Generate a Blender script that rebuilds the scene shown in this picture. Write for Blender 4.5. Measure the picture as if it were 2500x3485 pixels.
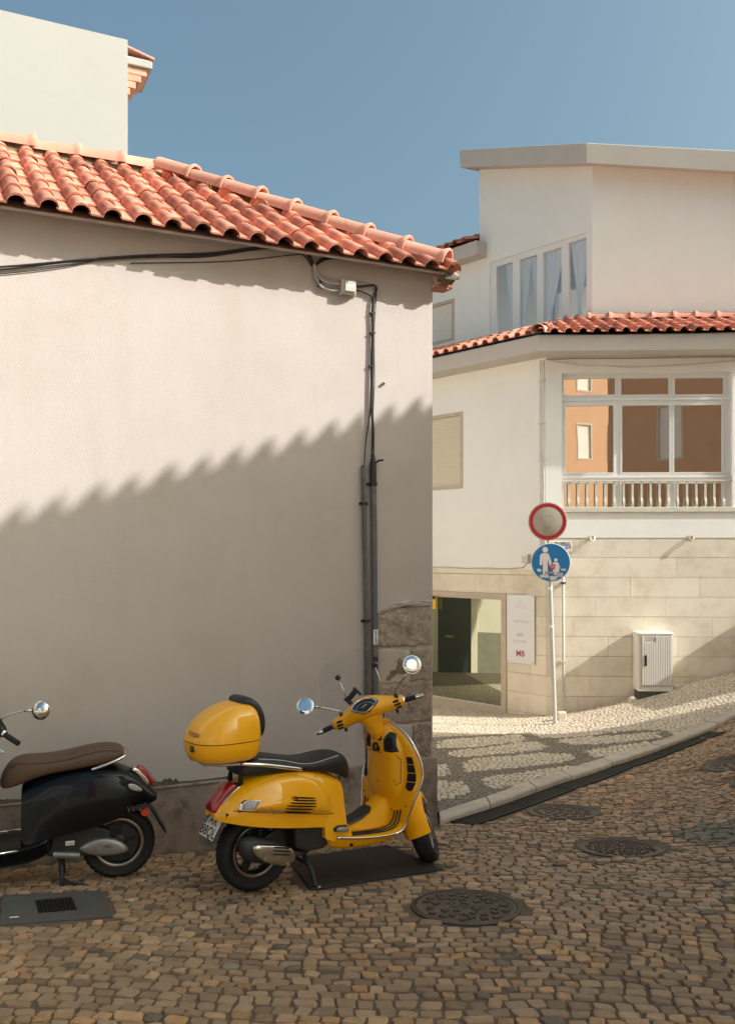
import bpy, bmesh, math, random
import numpy as np
from mathutils import Vector, Matrix

R = math.radians
sc = bpy.context.scene
for o in list(bpy.data.objects):
    bpy.data.objects.remove(o, do_unlink=True)
col = sc.collection
random.seed(7)
rng = np.random.default_rng(7)

# ------------------------------------------------------------------ camera
EYE = 2.1
cam_d = bpy.data.cameras.new('camera')
cam = bpy.data.objects.new('camera', cam_d)
col.objects.link(cam)
cam.location = (0, 0, EYE)
cam.rotation_euler = (R(90), 0, 0)
cam_d.sensor_fit = 'VERTICAL'
cam_d.sensor_height = 36
cam_d.sensor_width = 36
cam_d.lens = 31.75
cam_d.shift_y = 0.0401
cam_d.clip_end = 400
sc.camera = cam

# ------------------------------------------------------------------ sky, sun, exposure
SUN_AZ = Vector((.976, -.216))          # plan direction towards the sun
SUN_EL = R(33.2)
w = bpy.data.worlds.new('World')
sc.world = w
w.use_nodes = True
nt = w.node_tree
bg = nt.nodes['Background']
sky = nt.nodes.new('ShaderNodeTexSky')
sky.sky_type = 'NISHITA'
sky.sun_disc = False
sky.sun_elevation = SUN_EL
sky.sun_rotation = math.atan2(SUN_AZ.x, SUN_AZ.y)
sky.air_density = 1.0
sky.dust_density = 8.0
sky.ozone_density = 1.0
tint = nt.nodes.new('ShaderNodeMixRGB')
tint.blend_type = 'MULTIPLY'
tint.inputs[0].default_value = 1
tint.inputs[2].default_value = (.775, .965, .915, 1)
hs = nt.nodes.new('ShaderNodeHueSaturation')
hs.inputs['Saturation'].default_value = .95
nt.links.new(sky.outputs[0], hs.inputs['Color'])
nt.links.new(hs.outputs[0], tint.inputs[1])
nt.links.new(tint.outputs[0], bg.inputs[0])
bg.inputs[1].default_value = .079

sd = bpy.data.lights.new('sun', 'SUN')
so = bpy.data.objects.new('sun', sd)
col.objects.link(so)
sd.energy = 2.5
sd.angle = R(.53)
sd.color = (1.0, .99, .97)
sdir = Vector((SUN_AZ.x * math.cos(SUN_EL), SUN_AZ.y * math.cos(SUN_EL), math.sin(SUN_EL)))
so.rotation_euler = sdir.to_track_quat('Z', 'Y').to_euler()
so.location = (30, -7, 24)

vs = sc.view_settings
vs.view_transform = 'Standard'
vs.look = 'None'
vs.exposure = 1.44
vs.gamma = 1.0
vs.use_curve_mapping = False
sc.render.film_transparent = False
sc.cycles.use_denoising = True
sc.cycles.max_bounces = 8
sc.cycles.diffuse_bounces = 5
sc.cycles.glossy_bounces = 5
sc.cycles.transparent_max_bounces = 12

# ------------------------------------------------------------------ materials
MATS = {}


def pm(name, c, rough=.7, c2=None, scale=6., detail=6., contrast=.5, bump=0., bscale=80., bdist=.01,
       metallic=0., coat=0., spec=.5, rnd=0., c3=None, scale3=1.2, w3=.35, attr=None, coat_rough=.05, rvar=0., streak=None):
    """principled material; noise mottling between c and c2, broad stains towards c3, fine relief"""
    if name in MATS:
        return MATS[name]
    m = bpy.data.materials.new(name)
    m.use_nodes = True
    t = m.node_tree
    N, L = t.nodes, t.links
    b = N['Principled BSDF']
    b.inputs['Roughness'].default_value = rough
    b.inputs['Metallic'].default_value = metallic
    b.inputs['Specular IOR Level'].default_value = spec
    b.inputs['Coat Weight'].default_value = coat
    b.inputs['Coat Roughness'].default_value = coat_rough
    tc = N.new('ShaderNodeTexCoord')
    out = None
    if c2 is not None:
        n = N.new('ShaderNodeTexNoise')
        n.inputs['Scale'].default_value = scale
        n.inputs['Detail'].default_value = detail
        n.inputs['Roughness'].default_value = .6
        L.new(tc.outputs['Object'], n.inputs['Vector'])
        rp = N.new('ShaderNodeValToRGB')
        rp.color_ramp.elements[0].position = .5 - contrast * .4
        rp.color_ramp.elements[1].position = .5 + contrast * .4
        rp.color_ramp.elements[0].color = (*c, 1)
        rp.color_ramp.elements[1].color = (*c2, 1)
        L.new(n.outputs['Fac'], rp.inputs[0])
        out = rp.outputs[0]
        if rvar:
            mr = N.new('ShaderNodeMapRange')
            mr.inputs['To Min'].default_value = max(0, rough - rvar)
            mr.inputs['To Max'].default_value = min(1, rough + rvar)
            L.new(n.outputs['Fac'], mr.inputs['Value'])
            L.new(mr.outputs[0], b.inputs['Roughness'])
    else:
        rgb = N.new('ShaderNodeRGB')
        rgb.outputs[0].default_value = (*c, 1)
        out = rgb.outputs[0]
    if c3 is not None:
        n3 = N.new('ShaderNodeTexNoise')
        n3.inputs['Scale'].default_value = scale3
        n3.inputs['Detail'].default_value = 8
        n3.inputs['Roughness'].default_value = .65
        L.new(tc.outputs['Object'], n3.inputs['Vector'])
        r3 = N.new('ShaderNodeValToRGB')
        r3.color_ramp.elements[0].position = .48
        r3.color_ramp.elements[1].position = .70
        r3.color_ramp.elements[0].color = (0, 0, 0, 1)
        r3.color_ramp.elements[1].color = (w3, w3, w3, 1)
        L.new(n3.outputs['Fac'], r3.inputs[0])
        mx = N.new('ShaderNodeMixRGB')
        mx.inputs[2].default_value = (*c3, 1)
        L.new(r3.outputs[0], mx.inputs[0])
        L.new(out, mx.inputs[1])
        out = mx.outputs[0]
    if streak:
        # rain streaks: noise drawn out vertically
        mp = N.new('ShaderNodeMapping')
        mp.inputs['Scale'].default_value = (5.5, 5.5, .35)
        L.new(tc.outputs['Object'], mp.inputs['Vector'])
        ns = N.new('ShaderNodeTexNoise')
        ns.inputs['Scale'].default_value = 1.6
        ns.inputs['Detail'].default_value = 7
        L.new(mp.outputs[0], ns.inputs['Vector'])
        rs = N.new('ShaderNodeValToRGB')
        rs.color_ramp.elements[0].position = .50
        rs.color_ramp.elements[1].position = .78
        rs.color_ramp.elements[0].color = (0, 0, 0, 1)
        rs.color_ramp.elements[1].color = (streak[1],) * 3 + (1,)
        L.new(ns.outputs['Fac'], rs.inputs[0])
        mxs = N.new('ShaderNodeMixRGB')
        mxs.inputs[2].default_value = (*streak[0], 1)
        L.new(rs.outputs[0], mxs.inputs[0])
        L.new(out, mxs.inputs[1])
        out = mxs.outputs[0]
    if rnd:
        oi = N.new('ShaderNodeObjectInfo')
        h = N.new('ShaderNodeHueSaturation')
        mv = N.new('ShaderNodeMapRange')
        mv.inputs['To Min'].default_value = 1 - rnd
        mv.inputs['To Max'].default_value = 1 + rnd
        L.new(oi.outputs['Random'], mv.inputs['Value'])
        L.new(mv.outputs[0], h.inputs['Value'])
        L.new(out, h.inputs['Color'])
        out = h.outputs[0]
    if attr:
        at = N.new('ShaderNodeAttribute')
        at.attribute_name = attr
        mx = N.new('ShaderNodeMixRGB')
        mx.blend_type = 'MULTIPLY'
        mx.inputs[0].default_value = 1
        L.new(out, mx.inputs[1])
        L.new(at.outputs['Color'], mx.inputs[2])
        out = mx.outputs[0]
    L.new(out, b.inputs['Base Color'])
    if bump:
        nb = N.new('ShaderNodeTexNoise')
        nb.inputs['Scale'].default_value = bscale
        nb.inputs['Detail'].default_value = 5
        nb.inputs['Roughness'].default_value = .65
        L.new(tc.outputs['Object'], nb.inputs['Vector'])
        bp = N.new('ShaderNodeBump')
        bp.inputs['Strength'].default_value = bump
        bp.inputs['Distance'].default_value = bdist
        L.new(nb.outputs['Fac'], bp.inputs['Height'])
        L.new(bp.outputs[0], b.inputs['Normal'])
    MATS[name] = m
    return m


def glassy(name, base, refl, tint=(1, 1, 1), wav=.0, wscale=1.5, transp=0.):
    """window pane: partly mirroring sheet, the rest dark room (or see-through)"""
    m = bpy.data.materials.new(name)
    m.use_nodes = True
    t = m.node_tree
    N, L = t.nodes, t.links
    out = N['Material Output']
    b = N['Principled BSDF']
    b.inputs['Base Color'].default_value = (*base, 1)
    b.inputs['Roughness'].default_value = .3
    gl = N.new('ShaderNodeBsdfGlossy')
    gl.inputs['Color'].default_value = (*tint, 1)
    gl.inputs['Roughness'].default_value = .01
    if wav:
        tc = N.new('ShaderNodeTexCoord')
        nb = N.new('ShaderNodeTexNoise')
        nb.inputs['Scale'].default_value = wscale
        nb.inputs['Detail'].default_value = 1
        L.new(tc.outputs['Object'], nb.inputs['Vector'])
        bp = N.new('ShaderNodeBump')
        bp.inputs['Strength'].default_value = wav
        bp.inputs['Distance'].default_value = .02
        L.new(nb.outputs['Fac'], bp.inputs['Height'])
        L.new(bp.outputs[0], gl.inputs['Normal'])
    body = b.outputs[0]
    if transp:
        tr = N.new('ShaderNodeBsdfTransparent')
        ms = N.new('ShaderNodeMixShader')
        ms.inputs[0].default_value = transp
        L.new(b.outputs[0], ms.inputs[1])
        L.new(tr.outputs[0], ms.inputs[2])
        body = ms.outputs[0]
    mx = N.new('ShaderNodeMixShader')
    mx.inputs[0].default_value = refl
    L.new(body, mx.inputs[1])
    L.new(gl.outputs[0], mx.inputs[2])
    L.new(mx.outputs[0], out.inputs['Surface'])
    MATS[name] = m
    return m


# ------------------------------------------------------------------ mesh helpers
class MB:
    def __init__(s):
        s.v, s.f, s.mi = [], [], []

    def add(s, vs, fs, mi=0):
        k = len(s.v)
        s.v += [tuple(v) for v in vs]
        s.f += [tuple(i + k for i in f) for f in fs]
        s.mi += [mi] * len(fs)
        return s

    def hexa(s, c, mi=0):
        return s.add(c, [(0, 3, 2, 1), (4, 5, 6, 7), (0, 1, 5, 4), (1, 2, 6, 5), (2, 3, 7, 6), (3, 0, 4, 7)], mi)

    def box(s, fr, a0, a1, n0, n1, z0, z1, mi=0):
        return s.hexa([fr(a0, n0, z0), fr(a1, n0, z0), fr(a1, n1, z0), fr(a0, n1, z0),
                       fr(a0, n0, z1), fr(a1, n0, z1), fr(a1, n1, z1), fr(a0, n1, z1)], mi)

    def prism(s, pts, off, mi=0):
        n = len(pts)
        off = Vector(off)
        a = [Vector(p) for p in pts]
        b = [p + off for p in a]
        fs = [tuple(range(n))[::-1], tuple(range(n, 2 * n))]
        fs += [(i, (i + 1) % n, n + (i + 1) % n, n + i) for i in range(n)]
        return s.add(a + b, fs, mi)

    def tube(s, pts, r, seg=8, mi=0, caps=True, flat=1.):
        pts = [Vector(p) for p in pts]
        n = len(pts)
        rr = r if isinstance(r, (list, tuple)) else [r] * n
        ref = None
        rings = []
        for i, p in enumerate(pts):
            t = (pts[min(i + 1, n - 1)] - pts[max(i - 1, 0)])
            if t.length < 1e-9:
                t = Vector((0, 0, 1))
            t.normalize()
            if ref is None:
                ref = t.orthogonal().normalized()
            ref = (ref - t * ref.dot(t))
            if ref.length < 1e-6:
                ref = t.orthogonal()
            ref.normalize()
            bn = t.cross(ref)
            rings.append([p + (ref * math.cos(2 * math.pi * k / seg) + bn * math.sin(2 * math.pi * k / seg) * flat) * rr[i]
                          for k in range(seg)])
        return s.rings(rings, caps, mi)

    def rings(s, rings, caps=True, mi=0, closed=True):
        m = len(rings[0])
        vs = [v for rg in rings for v in rg]
        fs = []
        for i in range(len(rings) - 1):
            for k in range(m if closed else m - 1):
                k2 = (k + 1) % m
                fs.append((i * m + k, i * m + k2, (i + 1) * m + k2, (i + 1) * m + k))
        if caps and closed:
            fs.append(tuple(range(m))[::-1])
            fs.append(tuple((len(rings) - 1) * m + k for k in range(m)))
        return s.add(vs, fs, mi)

    def lathe(s, prof, o, ax, seg=32, mi=0, caps=False, closed=False):
        """prof: (distance along axis, radius)"""
        o, ax = Vector(o), Vector(ax).normalized()
        e1 = ax.orthogonal().normalized()
        e2 = ax.cross(e1)
        rg = [[o + ax * h + (e1 * math.cos(2 * math.pi * k / seg) + e2 * math.sin(2 * math.pi * k / seg)) * r
               for k in range(seg)] for h, r in prof]
        if closed:
            rg.append(rg[0])
        return s.rings(rg, caps, mi)

    def disc(s, o, ax, r, th, seg=32, mi=0):
        return s.lathe([(0, r * .985), (th * .2, r), (th * .8, r), (th, r * .985)], o, ax, seg, mi, caps=True)

    def build(s, name, mat, parent=None, smooth=False, bevel=0., sub=0, label=None, kind=None, angle=None, merge=False, xf=None):
        me = bpy.data.meshes.new(name)
        vs = s.v if xf is None else [tuple(xf(Vector(p))) for p in s.v]
        me.from_pydata(vs, [], s.f)
        bm = bmesh.new()
        bm.from_mesh(me)
        if merge:
            bmesh.ops.remove_doubles(bm, verts=bm.verts, dist=1e-5)
        bmesh.ops.recalc_face_normals(bm, faces=bm.faces)
        bm.to_mesh(me)
        bm.free()
        mats = mat if isinstance(mat, (list, tuple)) else [mat]
        for m in mats:
            me.materials.append(m)
        if len(mats) > 1 and not merge:
            for p, i in zip(me.polygons, s.mi):
                p.material_index = i
        o = bpy.data.objects.new(name, me)
        col.objects.link(o)
        if parent is not None:
            o.parent = parent
            if parent.type == 'EMPTY' and parent.name not in REL:
                o.matrix_parent_inverse = Matrix.Translation(-parent.location)
        if bevel:
            b = o.modifiers.new('bevel', 'BEVEL')
            b.width = bevel
            b.segments = 2
            b.limit_method = 'ANGLE'
            b.angle_limit = R(40)
        if sub:
            u = o.modifiers.new('sub', 'SUBSURF')
            u.levels = sub
            u.render_levels = sub
        if smooth:
            if angle:
                for p in me.polygons:
                    p.use_smooth = True
                bm = bmesh.new()
                bm.from_mesh(me)
                for e in bm.edges:
                    if len(e.link_faces) == 2 and e.calc_face_angle(0) > R(angle):
                        e.smooth = False
                bm.to_mesh(me)
                bm.free()
            else:
                for p in me.polygons:
                    p.use_smooth = True
        if label:
            o['label'] = label
        if kind:
            o['kind'] = kind
        return o


REL = set()      # things whose parts are given in the thing's own coordinates


def thing(name, label, cat, loc=(0, 0, 0), group=None, rel=False):
    o = bpy.data.objects.new(name, None)
    o.empty_display_size = .1
    col.objects.link(o)
    o.location = loc
    if rel:
        REL.add(o.name)
    o['label'] = label
    o['category'] = cat
    if group:
        o['group'] = group
    return o


def tag(o, label, cat, group=None):
    o['label'] = label
    o['category'] = cat
    if group:
        o['group'] = group
    return o


def frame(P, d, toward=(0, 0)):
    """vertical plane through P along d; returns (along, out, z) -> world"""
    P = Vector((P[0], P[1]))
    d = Vector(d).normalized()
    n = Vector((d.y, -d.x))
    if n.dot(Vector(toward) - P) < 0:
        n = -n

    def fr(a, o, z):
        q = P + d * a + n * o
        return Vector((q.x, q.y, z))
    fr.P, fr.d, fr.n = P, Vector((d.x, d.y, 0)), Vector((n.x, n.y, 0))
    return fr


def text_mesh(body, size, shear=0., bold=0., align='CENTER'):
    """flat letter outlines as verts/faces in the xy plane"""
    c = bpy.data.curves.new('t', 'FONT')
    c.body = body
    c.size = size
    c.shear = shear
    c.offset = bold
    c.align_x = align
    c.align_y = 'CENTER'
    c.resolution_u = 3
    o = bpy.data.objects.new('t', c)
    col.objects.link(o)
    dg = bpy.context.evaluated_depsgraph_get()
    me = o.evaluated_get(dg).to_mesh()
    vs = [v.co.copy() for v in me.vertices]
    fs = [tuple(p.vertices) for p in me.polygons]
    o.evaluated_get(dg).to_mesh_clear()
    bpy.data.objects.remove(o, do_unlink=True)
    bpy.data.curves.remove(c)
    return vs, fs


def lettering(body, size, o, ex, ey, mat, parent, lift=.001, name='lettering', **k):
    vs, fs = text_mesh(body, size, **k)
    o, ex, ey = Vector(o), Vector(ex).normalized(), Vector(ey).normalized()
    nz = ex.cross(ey)
    mb = MB()
    mb.add([o + ex * v.x + ey * v.y + nz * lift for v in vs], fs)
    return mb.build(name, mat, parent)


def local(o, parent_loc):
    return o


# ------------------------------------------------------------------ the lie of the land
PY = np.array([-8, 0, 3, 5.63, 6.42, 7.6, 10, 14.6, 24.])
PZ = np.array([.35, .2, .115, .003, -.082, -.19, -.35, -.63, -1.15])
_d = np.diff(PZ) / np.diff(PY)
_m = np.concatenate([[_d[0]], (_d[:-1] + _d[1:]) / 2, [_d[-1]]])


def ground(x, y):
    x = np.asarray(x, float)
    y = np.asarray(y, float)
    i = np.clip(np.searchsorted(PY, y) - 1, 0, len(PY) - 2)
    h = PY[i + 1] - PY[i]
    t = (y - PY[i]) / h
    z = ((2 * t**3 - 3 * t**2 + 1) * PZ[i] + (t**3 - 2 * t**2 + t) * h * _m[i]
         + (-2 * t**3 + 3 * t**2) * PZ[i + 1] + (t**3 - t**2) * h * _m[i + 1])
    return z + .27 * .35 * np.log1p(np.exp((x - 2.95) / .35))


def G(x, y):
    return float(ground(x, y))


KERB_H = .05


def in_poly(px, py, poly):
    c = False
    n = len(poly)
    for i in range(n):
        x1, y1 = poly[i]
        x2, y2 = poly[(i + 1) % n]
        if (y1 > py) != (y2 > py) and px < (x2 - x1) * (py - y1) / (y2 - y1) + x1:
            c = not c
    return c


def in_view(x, y, z, mx=.14, my=.08):
    """inside the picture plus a margin for a step to the side"""
    if y < 1:
        return False
    u = x / y / (1627 / 2000)
    v = (z - EYE) / y / (2268 / 2000)
    return abs(u) < .5 + mx and -.46 - my - .0 < v + 0 < .6


# frames of the walls
LW = frame((.546, 7.605), (-math.cos(R(25)), -math.sin(R(25))))     # front wall of the near house, along = leftwards
SW = frame((.546, 7.605), (-math.sin(R(25)), math.cos(R(25))), (5, 14))  # its lane side
FA = frame((2.876, 14.6), (.9986, -.052))                           # street front of the corner building
WG = frame((2.876, 14.6), (-.672, .741))                            # its lane wing
UP = (3.877, 15.6)
UW = frame(UP, (-.672, .741))                                       # set-back upper storey, lane side
UF = frame(UP, (.986, -.165))                                          # set-back upper storey, street side
BE = frame((7.28, 6.11), (.640, .768), (0, 5))                      # eave line of the house opposite
# ------------------------------------------------------------------ materials used by the place
M_STUCCO = pm('stucco_warm', (.78, .70, .61), .92, (.72, .64, .55), 2.2, 8, .9, .55, 130, .006, c3=(.52, .43, .35), scale3=1.1, w3=.22, spec=.2)
M_WHITE = pm('stucco_white', (.90, .87, .83), .9, (.86, .83, .785), 1.7, 8, .9, .35, 120, .005, c3=(.62, .55, .48), scale3=.9, w3=.12, spec=.2)
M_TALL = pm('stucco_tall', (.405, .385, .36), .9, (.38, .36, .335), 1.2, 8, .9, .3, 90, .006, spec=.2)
M_FASCIA = pm('fascia_paint', (.60, .54, .49), .85, (.54, .48, .43), 3, 8, .8, .25, 90, .005, spec=.2)
M_CLAD = pm('cladding_stone', (.84, .755, .63), .62, (.78, .68, .545), 4.5, 10, .8, .12, 60, .003, rnd=.06, c3=(.46, .33, .20), scale3=2.2, w3=.40, spec=.35)
M_CLADJ = pm('cladding_joint', (.50, .40, .28), .9)
M_QUOIN = pm('quoin_stone', (.53, .415, .335), .92, (.25, .18, .135), 17, 14, .75, 1.0, 38, .03, rnd=.10, c3=(.62, .52, .44), scale3=11, w3=.75, spec=.2)
M_PLINTH = pm('plinth_stone', (.38, .295, .24), .85, (.27, .20, .16), 5, 10, .8, .5, 60, .008, rnd=.08, c3=(.05, .04, .03), scale3=4.2, w3=.9, spec=.25)
M_MOULD = pm('mould', (.055, .042, .03), .95, (.12, .09, .065), 22, 8, .7, .6, 120, .01)
M_PATCH = pm('render_patch', (.55, .47, .40), .9, (.46, .385, .32), 6, 8, .8, .5, 90, .006, spec=.2)
M_TILE = pm('terracotta', (.70, .30, .205), .85, (.53, .19, .12), 6, 9, .8, .45, 90, .005, rnd=.30, c3=(.20, .11, .075), scale3=5, w3=.65, spec=.2)
M_TILE2 = pm('terracotta_ridge', (.74, .38, .285), .85, (.60, .27, .19), 6, 9, .8, .4, 80, .005, rnd=.15, c3=(.36, .26, .17), scale3=9, w3=.4, spec=.2)
M_MORTAR = pm('roof_mortar', (.28, .22, .15), .95, (.10, .085, .05), 16, 10, .8, .9, 60, .02)
M_DARKWOOD = pm('eave_dark', (.035, .025, .02), .9)
M_DIRT = pm('joint_dirt', (.22, .145, .095), .95, (.12, .075, .048), 9, 10, .8, .8, 140, .012)
M_COB = pm('cobble_stone', (1, .99, .97), .55, (.60, .56, .50), 17, 12, .8, .9, 55, .007, attr='tone', spec=.45, rvar=.15)
M_COBO = pm('cobble_stone_single', (.50, .318, .188), .55, (.30, .183, .105), 17, 12, .8, .9, 55, .007, rnd=.30, spec=.45, rvar=.15)
M_CAL = pm('calcada', (1, 1, 1), .6, (.78, .76, .72), 30, 8, .8, .5, 90, .004, attr='tone', spec=.45)
M_CALO = pm('calcada_light_single', (.66, .54, .42), .6, (.54, .44, .33), 30, 8, .8, .5, 90, .004, rnd=.14)
M_CALD = pm('calcada_dark_single', (.24, .19, .145), .6, (.17, .135, .10), 30, 8, .8, .5, 90, .004, rnd=.18)
M_CALJ = pm('calcada_joint', (.20, .155, .11), .95, (.13, .10, .07), 12, 8, .8, .6, 120, .01)
M_KERB = pm('kerb_stone', (.58, .47, .38), .72, (.48, .38, .30), 7, 10, .8, .5, 60, .006, rnd=.08, c3=(.22, .16, .11), scale3=5, w3=.4)
M_IRON = pm('cast_iron', (.125, .092, .066), .46, (.065, .047, .034), 14, 8, .8, .6, 120, .004, metallic=.5, c3=(.10, .065, .04), scale3=6, w3=.5)
M_GRATE = pm('grate_iron', (.030, .024, .020), .6, (.018, .014, .012), 14, 8, .8, .3, 90, .004, metallic=.4)
M_HOLE = pm('drain_dark', (.008, .007, .006), 1)
M_CONC = pm('concrete', (.115, .102, .090), .9, (.075, .066, .058), 8, 10, .8, .6, 130, .006)
M_STEELPL = pm('steel_plate', (.060, .046, .036), .6, (.028, .022, .018), 6, 8, .8, .5, 180, .004, metallic=.4)
M_PVC = pm('pipe_grey', (.115, .115, .12), .5, (.085, .085, .09), 9, 8, .8, .1, 60, .003, c3=(.26, .22, .19), scale3=12, w3=.5)
M_BLACK = pm('black_plastic', (.012, .012, .013), .45)
M_CABLE = pm('cable_black', (.016, .015, .015), .5)
M_CABLEG = pm('cable_grey', (.36, .33, .31), .55)
M_BOXG = pm('box_grey', (.50, .47, .40), .55, (.44, .41, .35), 12)
M_WFRAME = pm('white_frame', (.82, .80, .78), .35, spec=.5)
M_STONEFR = pm('stone_frame', (.60, .50, .40), .7, (.50, .40, .30), 8, 8, .8, .3, 90, .004)
M_SHUT = pm('shutter', (.78, .73, .66), .5)
M_SHUT2 = pm('shutter_beige', (.70, .60, .47), .5)
M_RAIL = pm('rail_cream', (.70, .65, .55), .5, (.60, .55, .46), 12)
M_ORANGE = pm('ochre_render', (.60, .35, .20), .9, (.53, .30, .165), 2, 8, .8, .3, 100, .005)
M_CURT = pm('curtain', (.90, .89, .87), .9)
M_ROOM = pm('room', (.62, .62, .62), .9)
M_GLB = glassy('pane_bay', (.075, .040, .026), .74, (1., .94, .88), .04, 1.3)
M_GLS = glassy('pane_shop', (.020, .024, .015), .44, (.92, .95, .74), .03, .7)
M_GLU = glassy('pane_upper', (.10, .16, .22), .10, (.80, .90, 1.), .02, .8, transp=.97)
M_GALV = pm('galvanised', (.50, .49, .46), .42, (.40, .39, .37), 20, 8, .8, metallic=.55)
M_GALVP = pm('grey_post', (.55, .53, .50), .5, (.46, .44, .41), 16)


# ------------------------------------------------------------------ road, pavement, kerb
KOUT = [(.61, 7.60), (1.196, 8.36), (1.935, 9.35), (2.782, 10.27), (3.112, 10.53), (3.76, 10.84), (4.167, 11.05), (4.659, 11.44), (5.45, 11.92), (7.0, 12.2), (13, 11.8)]
KIN = [(.626, 7.90), (1.13, 8.56), (1.80, 9.52), (2.62, 10.46), (2.99, 10.73), (3.66, 11.06), (4.05, 11.26), (4.55, 11.64), (5.38, 12.12), (7.0, 12.4), (13, 12.0)]
FAR = [(-5.8, 21.4), (-5.0, 21.2), (-3.5, 21.0), (-1.5, 20.5), (0.5, 19.6), (1.8, 18.2), (2.8, 16.8), (3.8, 15.6), (5.2, 15.2), (7.2, 15.0), (13, 14.6)]
COVERS = [(.576, 5.299, .305), (1.894, 6.786, .305), (1.75, 8.124, .305), (3.80, 9.36, .29), (3.74, 8.60, .29)]
PLATE = [(-.35, 5.598), (.51, 6.118), (.151, 6.863), (-.56, 6.40)]
SLAB = [(-2.03, 4.99), (-1.446, 5.118), (-1.636, 5.575), (-2.22, 5.50)]
DRIN = [(.70, 7.70), (1.215, 8.34), (1.952, 9.325), (2.797, 10.245), (3.44, 10.655), (4.18, 11.02)]
DROUT = [(.90, 7.58), (1.40, 8.22), (2.12, 9.16), (2.94, 10.06), (3.55, 10.44), (4.28, 10.80)]
PAVE = KIN + FAR[::-1]
ROADX = KOUT + [(13, 30), (-8, 30), (.4, 7.6)]


def sheet(name, xs, ys, dz, mat, kind):
    gx, gy = np.meshgrid(xs, ys)
    gz = ground(gx, gy) + dz
    nx, ny = len(xs), len(ys)
    mb = MB()
    mb.v = list(zip(gx.ravel().tolist(), gy.ravel().tolist(), gz.ravel().tolist()))
    mb.f = [(j * nx + i, j * nx + i + 1, (j + 1) * nx + i + 1, (j + 1) * nx + i) for j in range(ny - 1) for i in range(nx - 1)]
    mb.mi = [0] * len(mb.f)
    return mb.build(name, mat, kind=kind, smooth=True)


M_BOUNCEROAD = pm('bounce_setts', (.50, .40, .30), .85, (.40, .31, .22), 14, 8, .8, .5, 40, .01)
road = sheet('road', np.concatenate([np.arange(-60, -4, 4.), np.arange(-4, 8, .12), np.arange(8, 64, 4.)]), np.concatenate([np.arange(-40, 2, 2.), np.arange(2, 17, .12), np.arange(17, 80, 3.)]), -.0055, M_DIRT, 'structure')

# beyond the paving laid stone by stone the unseen road is paled to bounce more light
road.data.materials.append(M_BOUNCEROAD)
for p in road.data.polygons:
    c = p.center
    if not in_view(c.x, c.y, c.z, .28, .17):
        p.material_index = 1

mb = MB()
T = 60
rows = []
KINF, FARF = [], []
for i in range(len(KIN) - 1):
    for k in range(6):
        KINF.append(tuple(np.array(KIN[i]) + (np.array(KIN[i + 1]) - np.array(KIN[i])) * k / 6))
        FARF.append(tuple(np.array(FAR[i]) + (np.array(FAR[i + 1]) - np.array(FAR[i])) * k / 6))
for (ax, ay), (bx, by) in zip(KINF + [KIN[-1]], FARF + [FAR[-1]]):
    rows.append([(ax + (bx - ax) * t / T, ay + (by - ay) * t / T) for t in range(T + 1)])
mb.rings([[Vector((x, y, G(x, y) + KERB_H - .005)) for x, y in r] for r in rows], caps=False, closed=False)
pavement = mb.build('pavement', M_CALJ, kind='structure', smooth=True)


def stone_proto(r, tiny=False):
    """a worn sett, unit size: rounded, uneven outline, domed top"""
    if tiny:
        pts = []
        for sx, sy in ((-1, -1), (1, -1), (1, 1), (-1, 1)):
            pts.append((sx * (.47 + r.uniform(-.10, .03)), sy * (.47 + r.uniform(-.10, .03))))
        if r.random() < .5:
            k = r.integers(0, 4)
            a, b = pts[k], pts[(k + 1) % 4]
            pts.insert(int(k) + 1, ((a[0] + b[0]) / 2 * 1.12, (a[1] + b[1]) / 2 * 1.12))
        rings = [(1., -1.), (.98, -.28), (.80, 0.)]
    else:
        sk = r.uniform(-.20, .20)
        pts = []
        C4 = [(-1, -1), (1, -1), (1, 1), (-1, 1)]
        hx = [.475 + r.uniform(-.085, .03) for _ in range(4)]
        hy = [.465 + r.uniform(-.095, .035) for _ in range(4)]
        K4 = [(C4[k][0] * hx[k], C4[k][1] * hy[k]) for k in range(4)]
        for k in range(4):
            p_, q_, n_ = K4[k], K4[k - 1], K4[(k + 1) % 4]
            c0_, c1_ = r.uniform(.05, .20), r.uniform(.05, .20)
            pts.append((p_[0] + (q_[0] - p_[0]) * c0_, p_[1] + (q_[1] - p_[1]) * c0_))
            pts.append((p_[0] + (n_[0] - p_[0]) * c1_, p_[1] + (n_[1] - p_[1]) * c1_))
            pts.append(((p_[0] + n_[0]) / 2 + r.uniform(-.035, .035), (p_[1] + n_[1]) / 2 + r.uniform(-.035, .035)))
        pts = [(x_ + sk * y_, y_) for x_, y_ in pts]
        rings = [(1.02, -1.), (1., -.30), (.955, -.06), (.66, .01)]
    n = len(pts)
    v, f = [], []
    tx, ty = r.uniform(-.30, .30), r.uniform(-.30, .30)
    for k, (s, z) in enumerate(rings):
        for x, y in pts:
            v.append((x * s, y * s, z + (0 if k == 0 else (tx * x + ty * y) + r.uniform(-.07, .07))))
    for k in range(len(rings) - 1):
        for i in range(n):
            j = (i + 1) % n
            f.append((k * n + i, k * n + j, (k + 1) * n + j, (k + 1) * n + i))
    f.append(tuple((len(rings) - 1) * n + i for i in range(n)))
    return np.array(v), f


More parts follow.
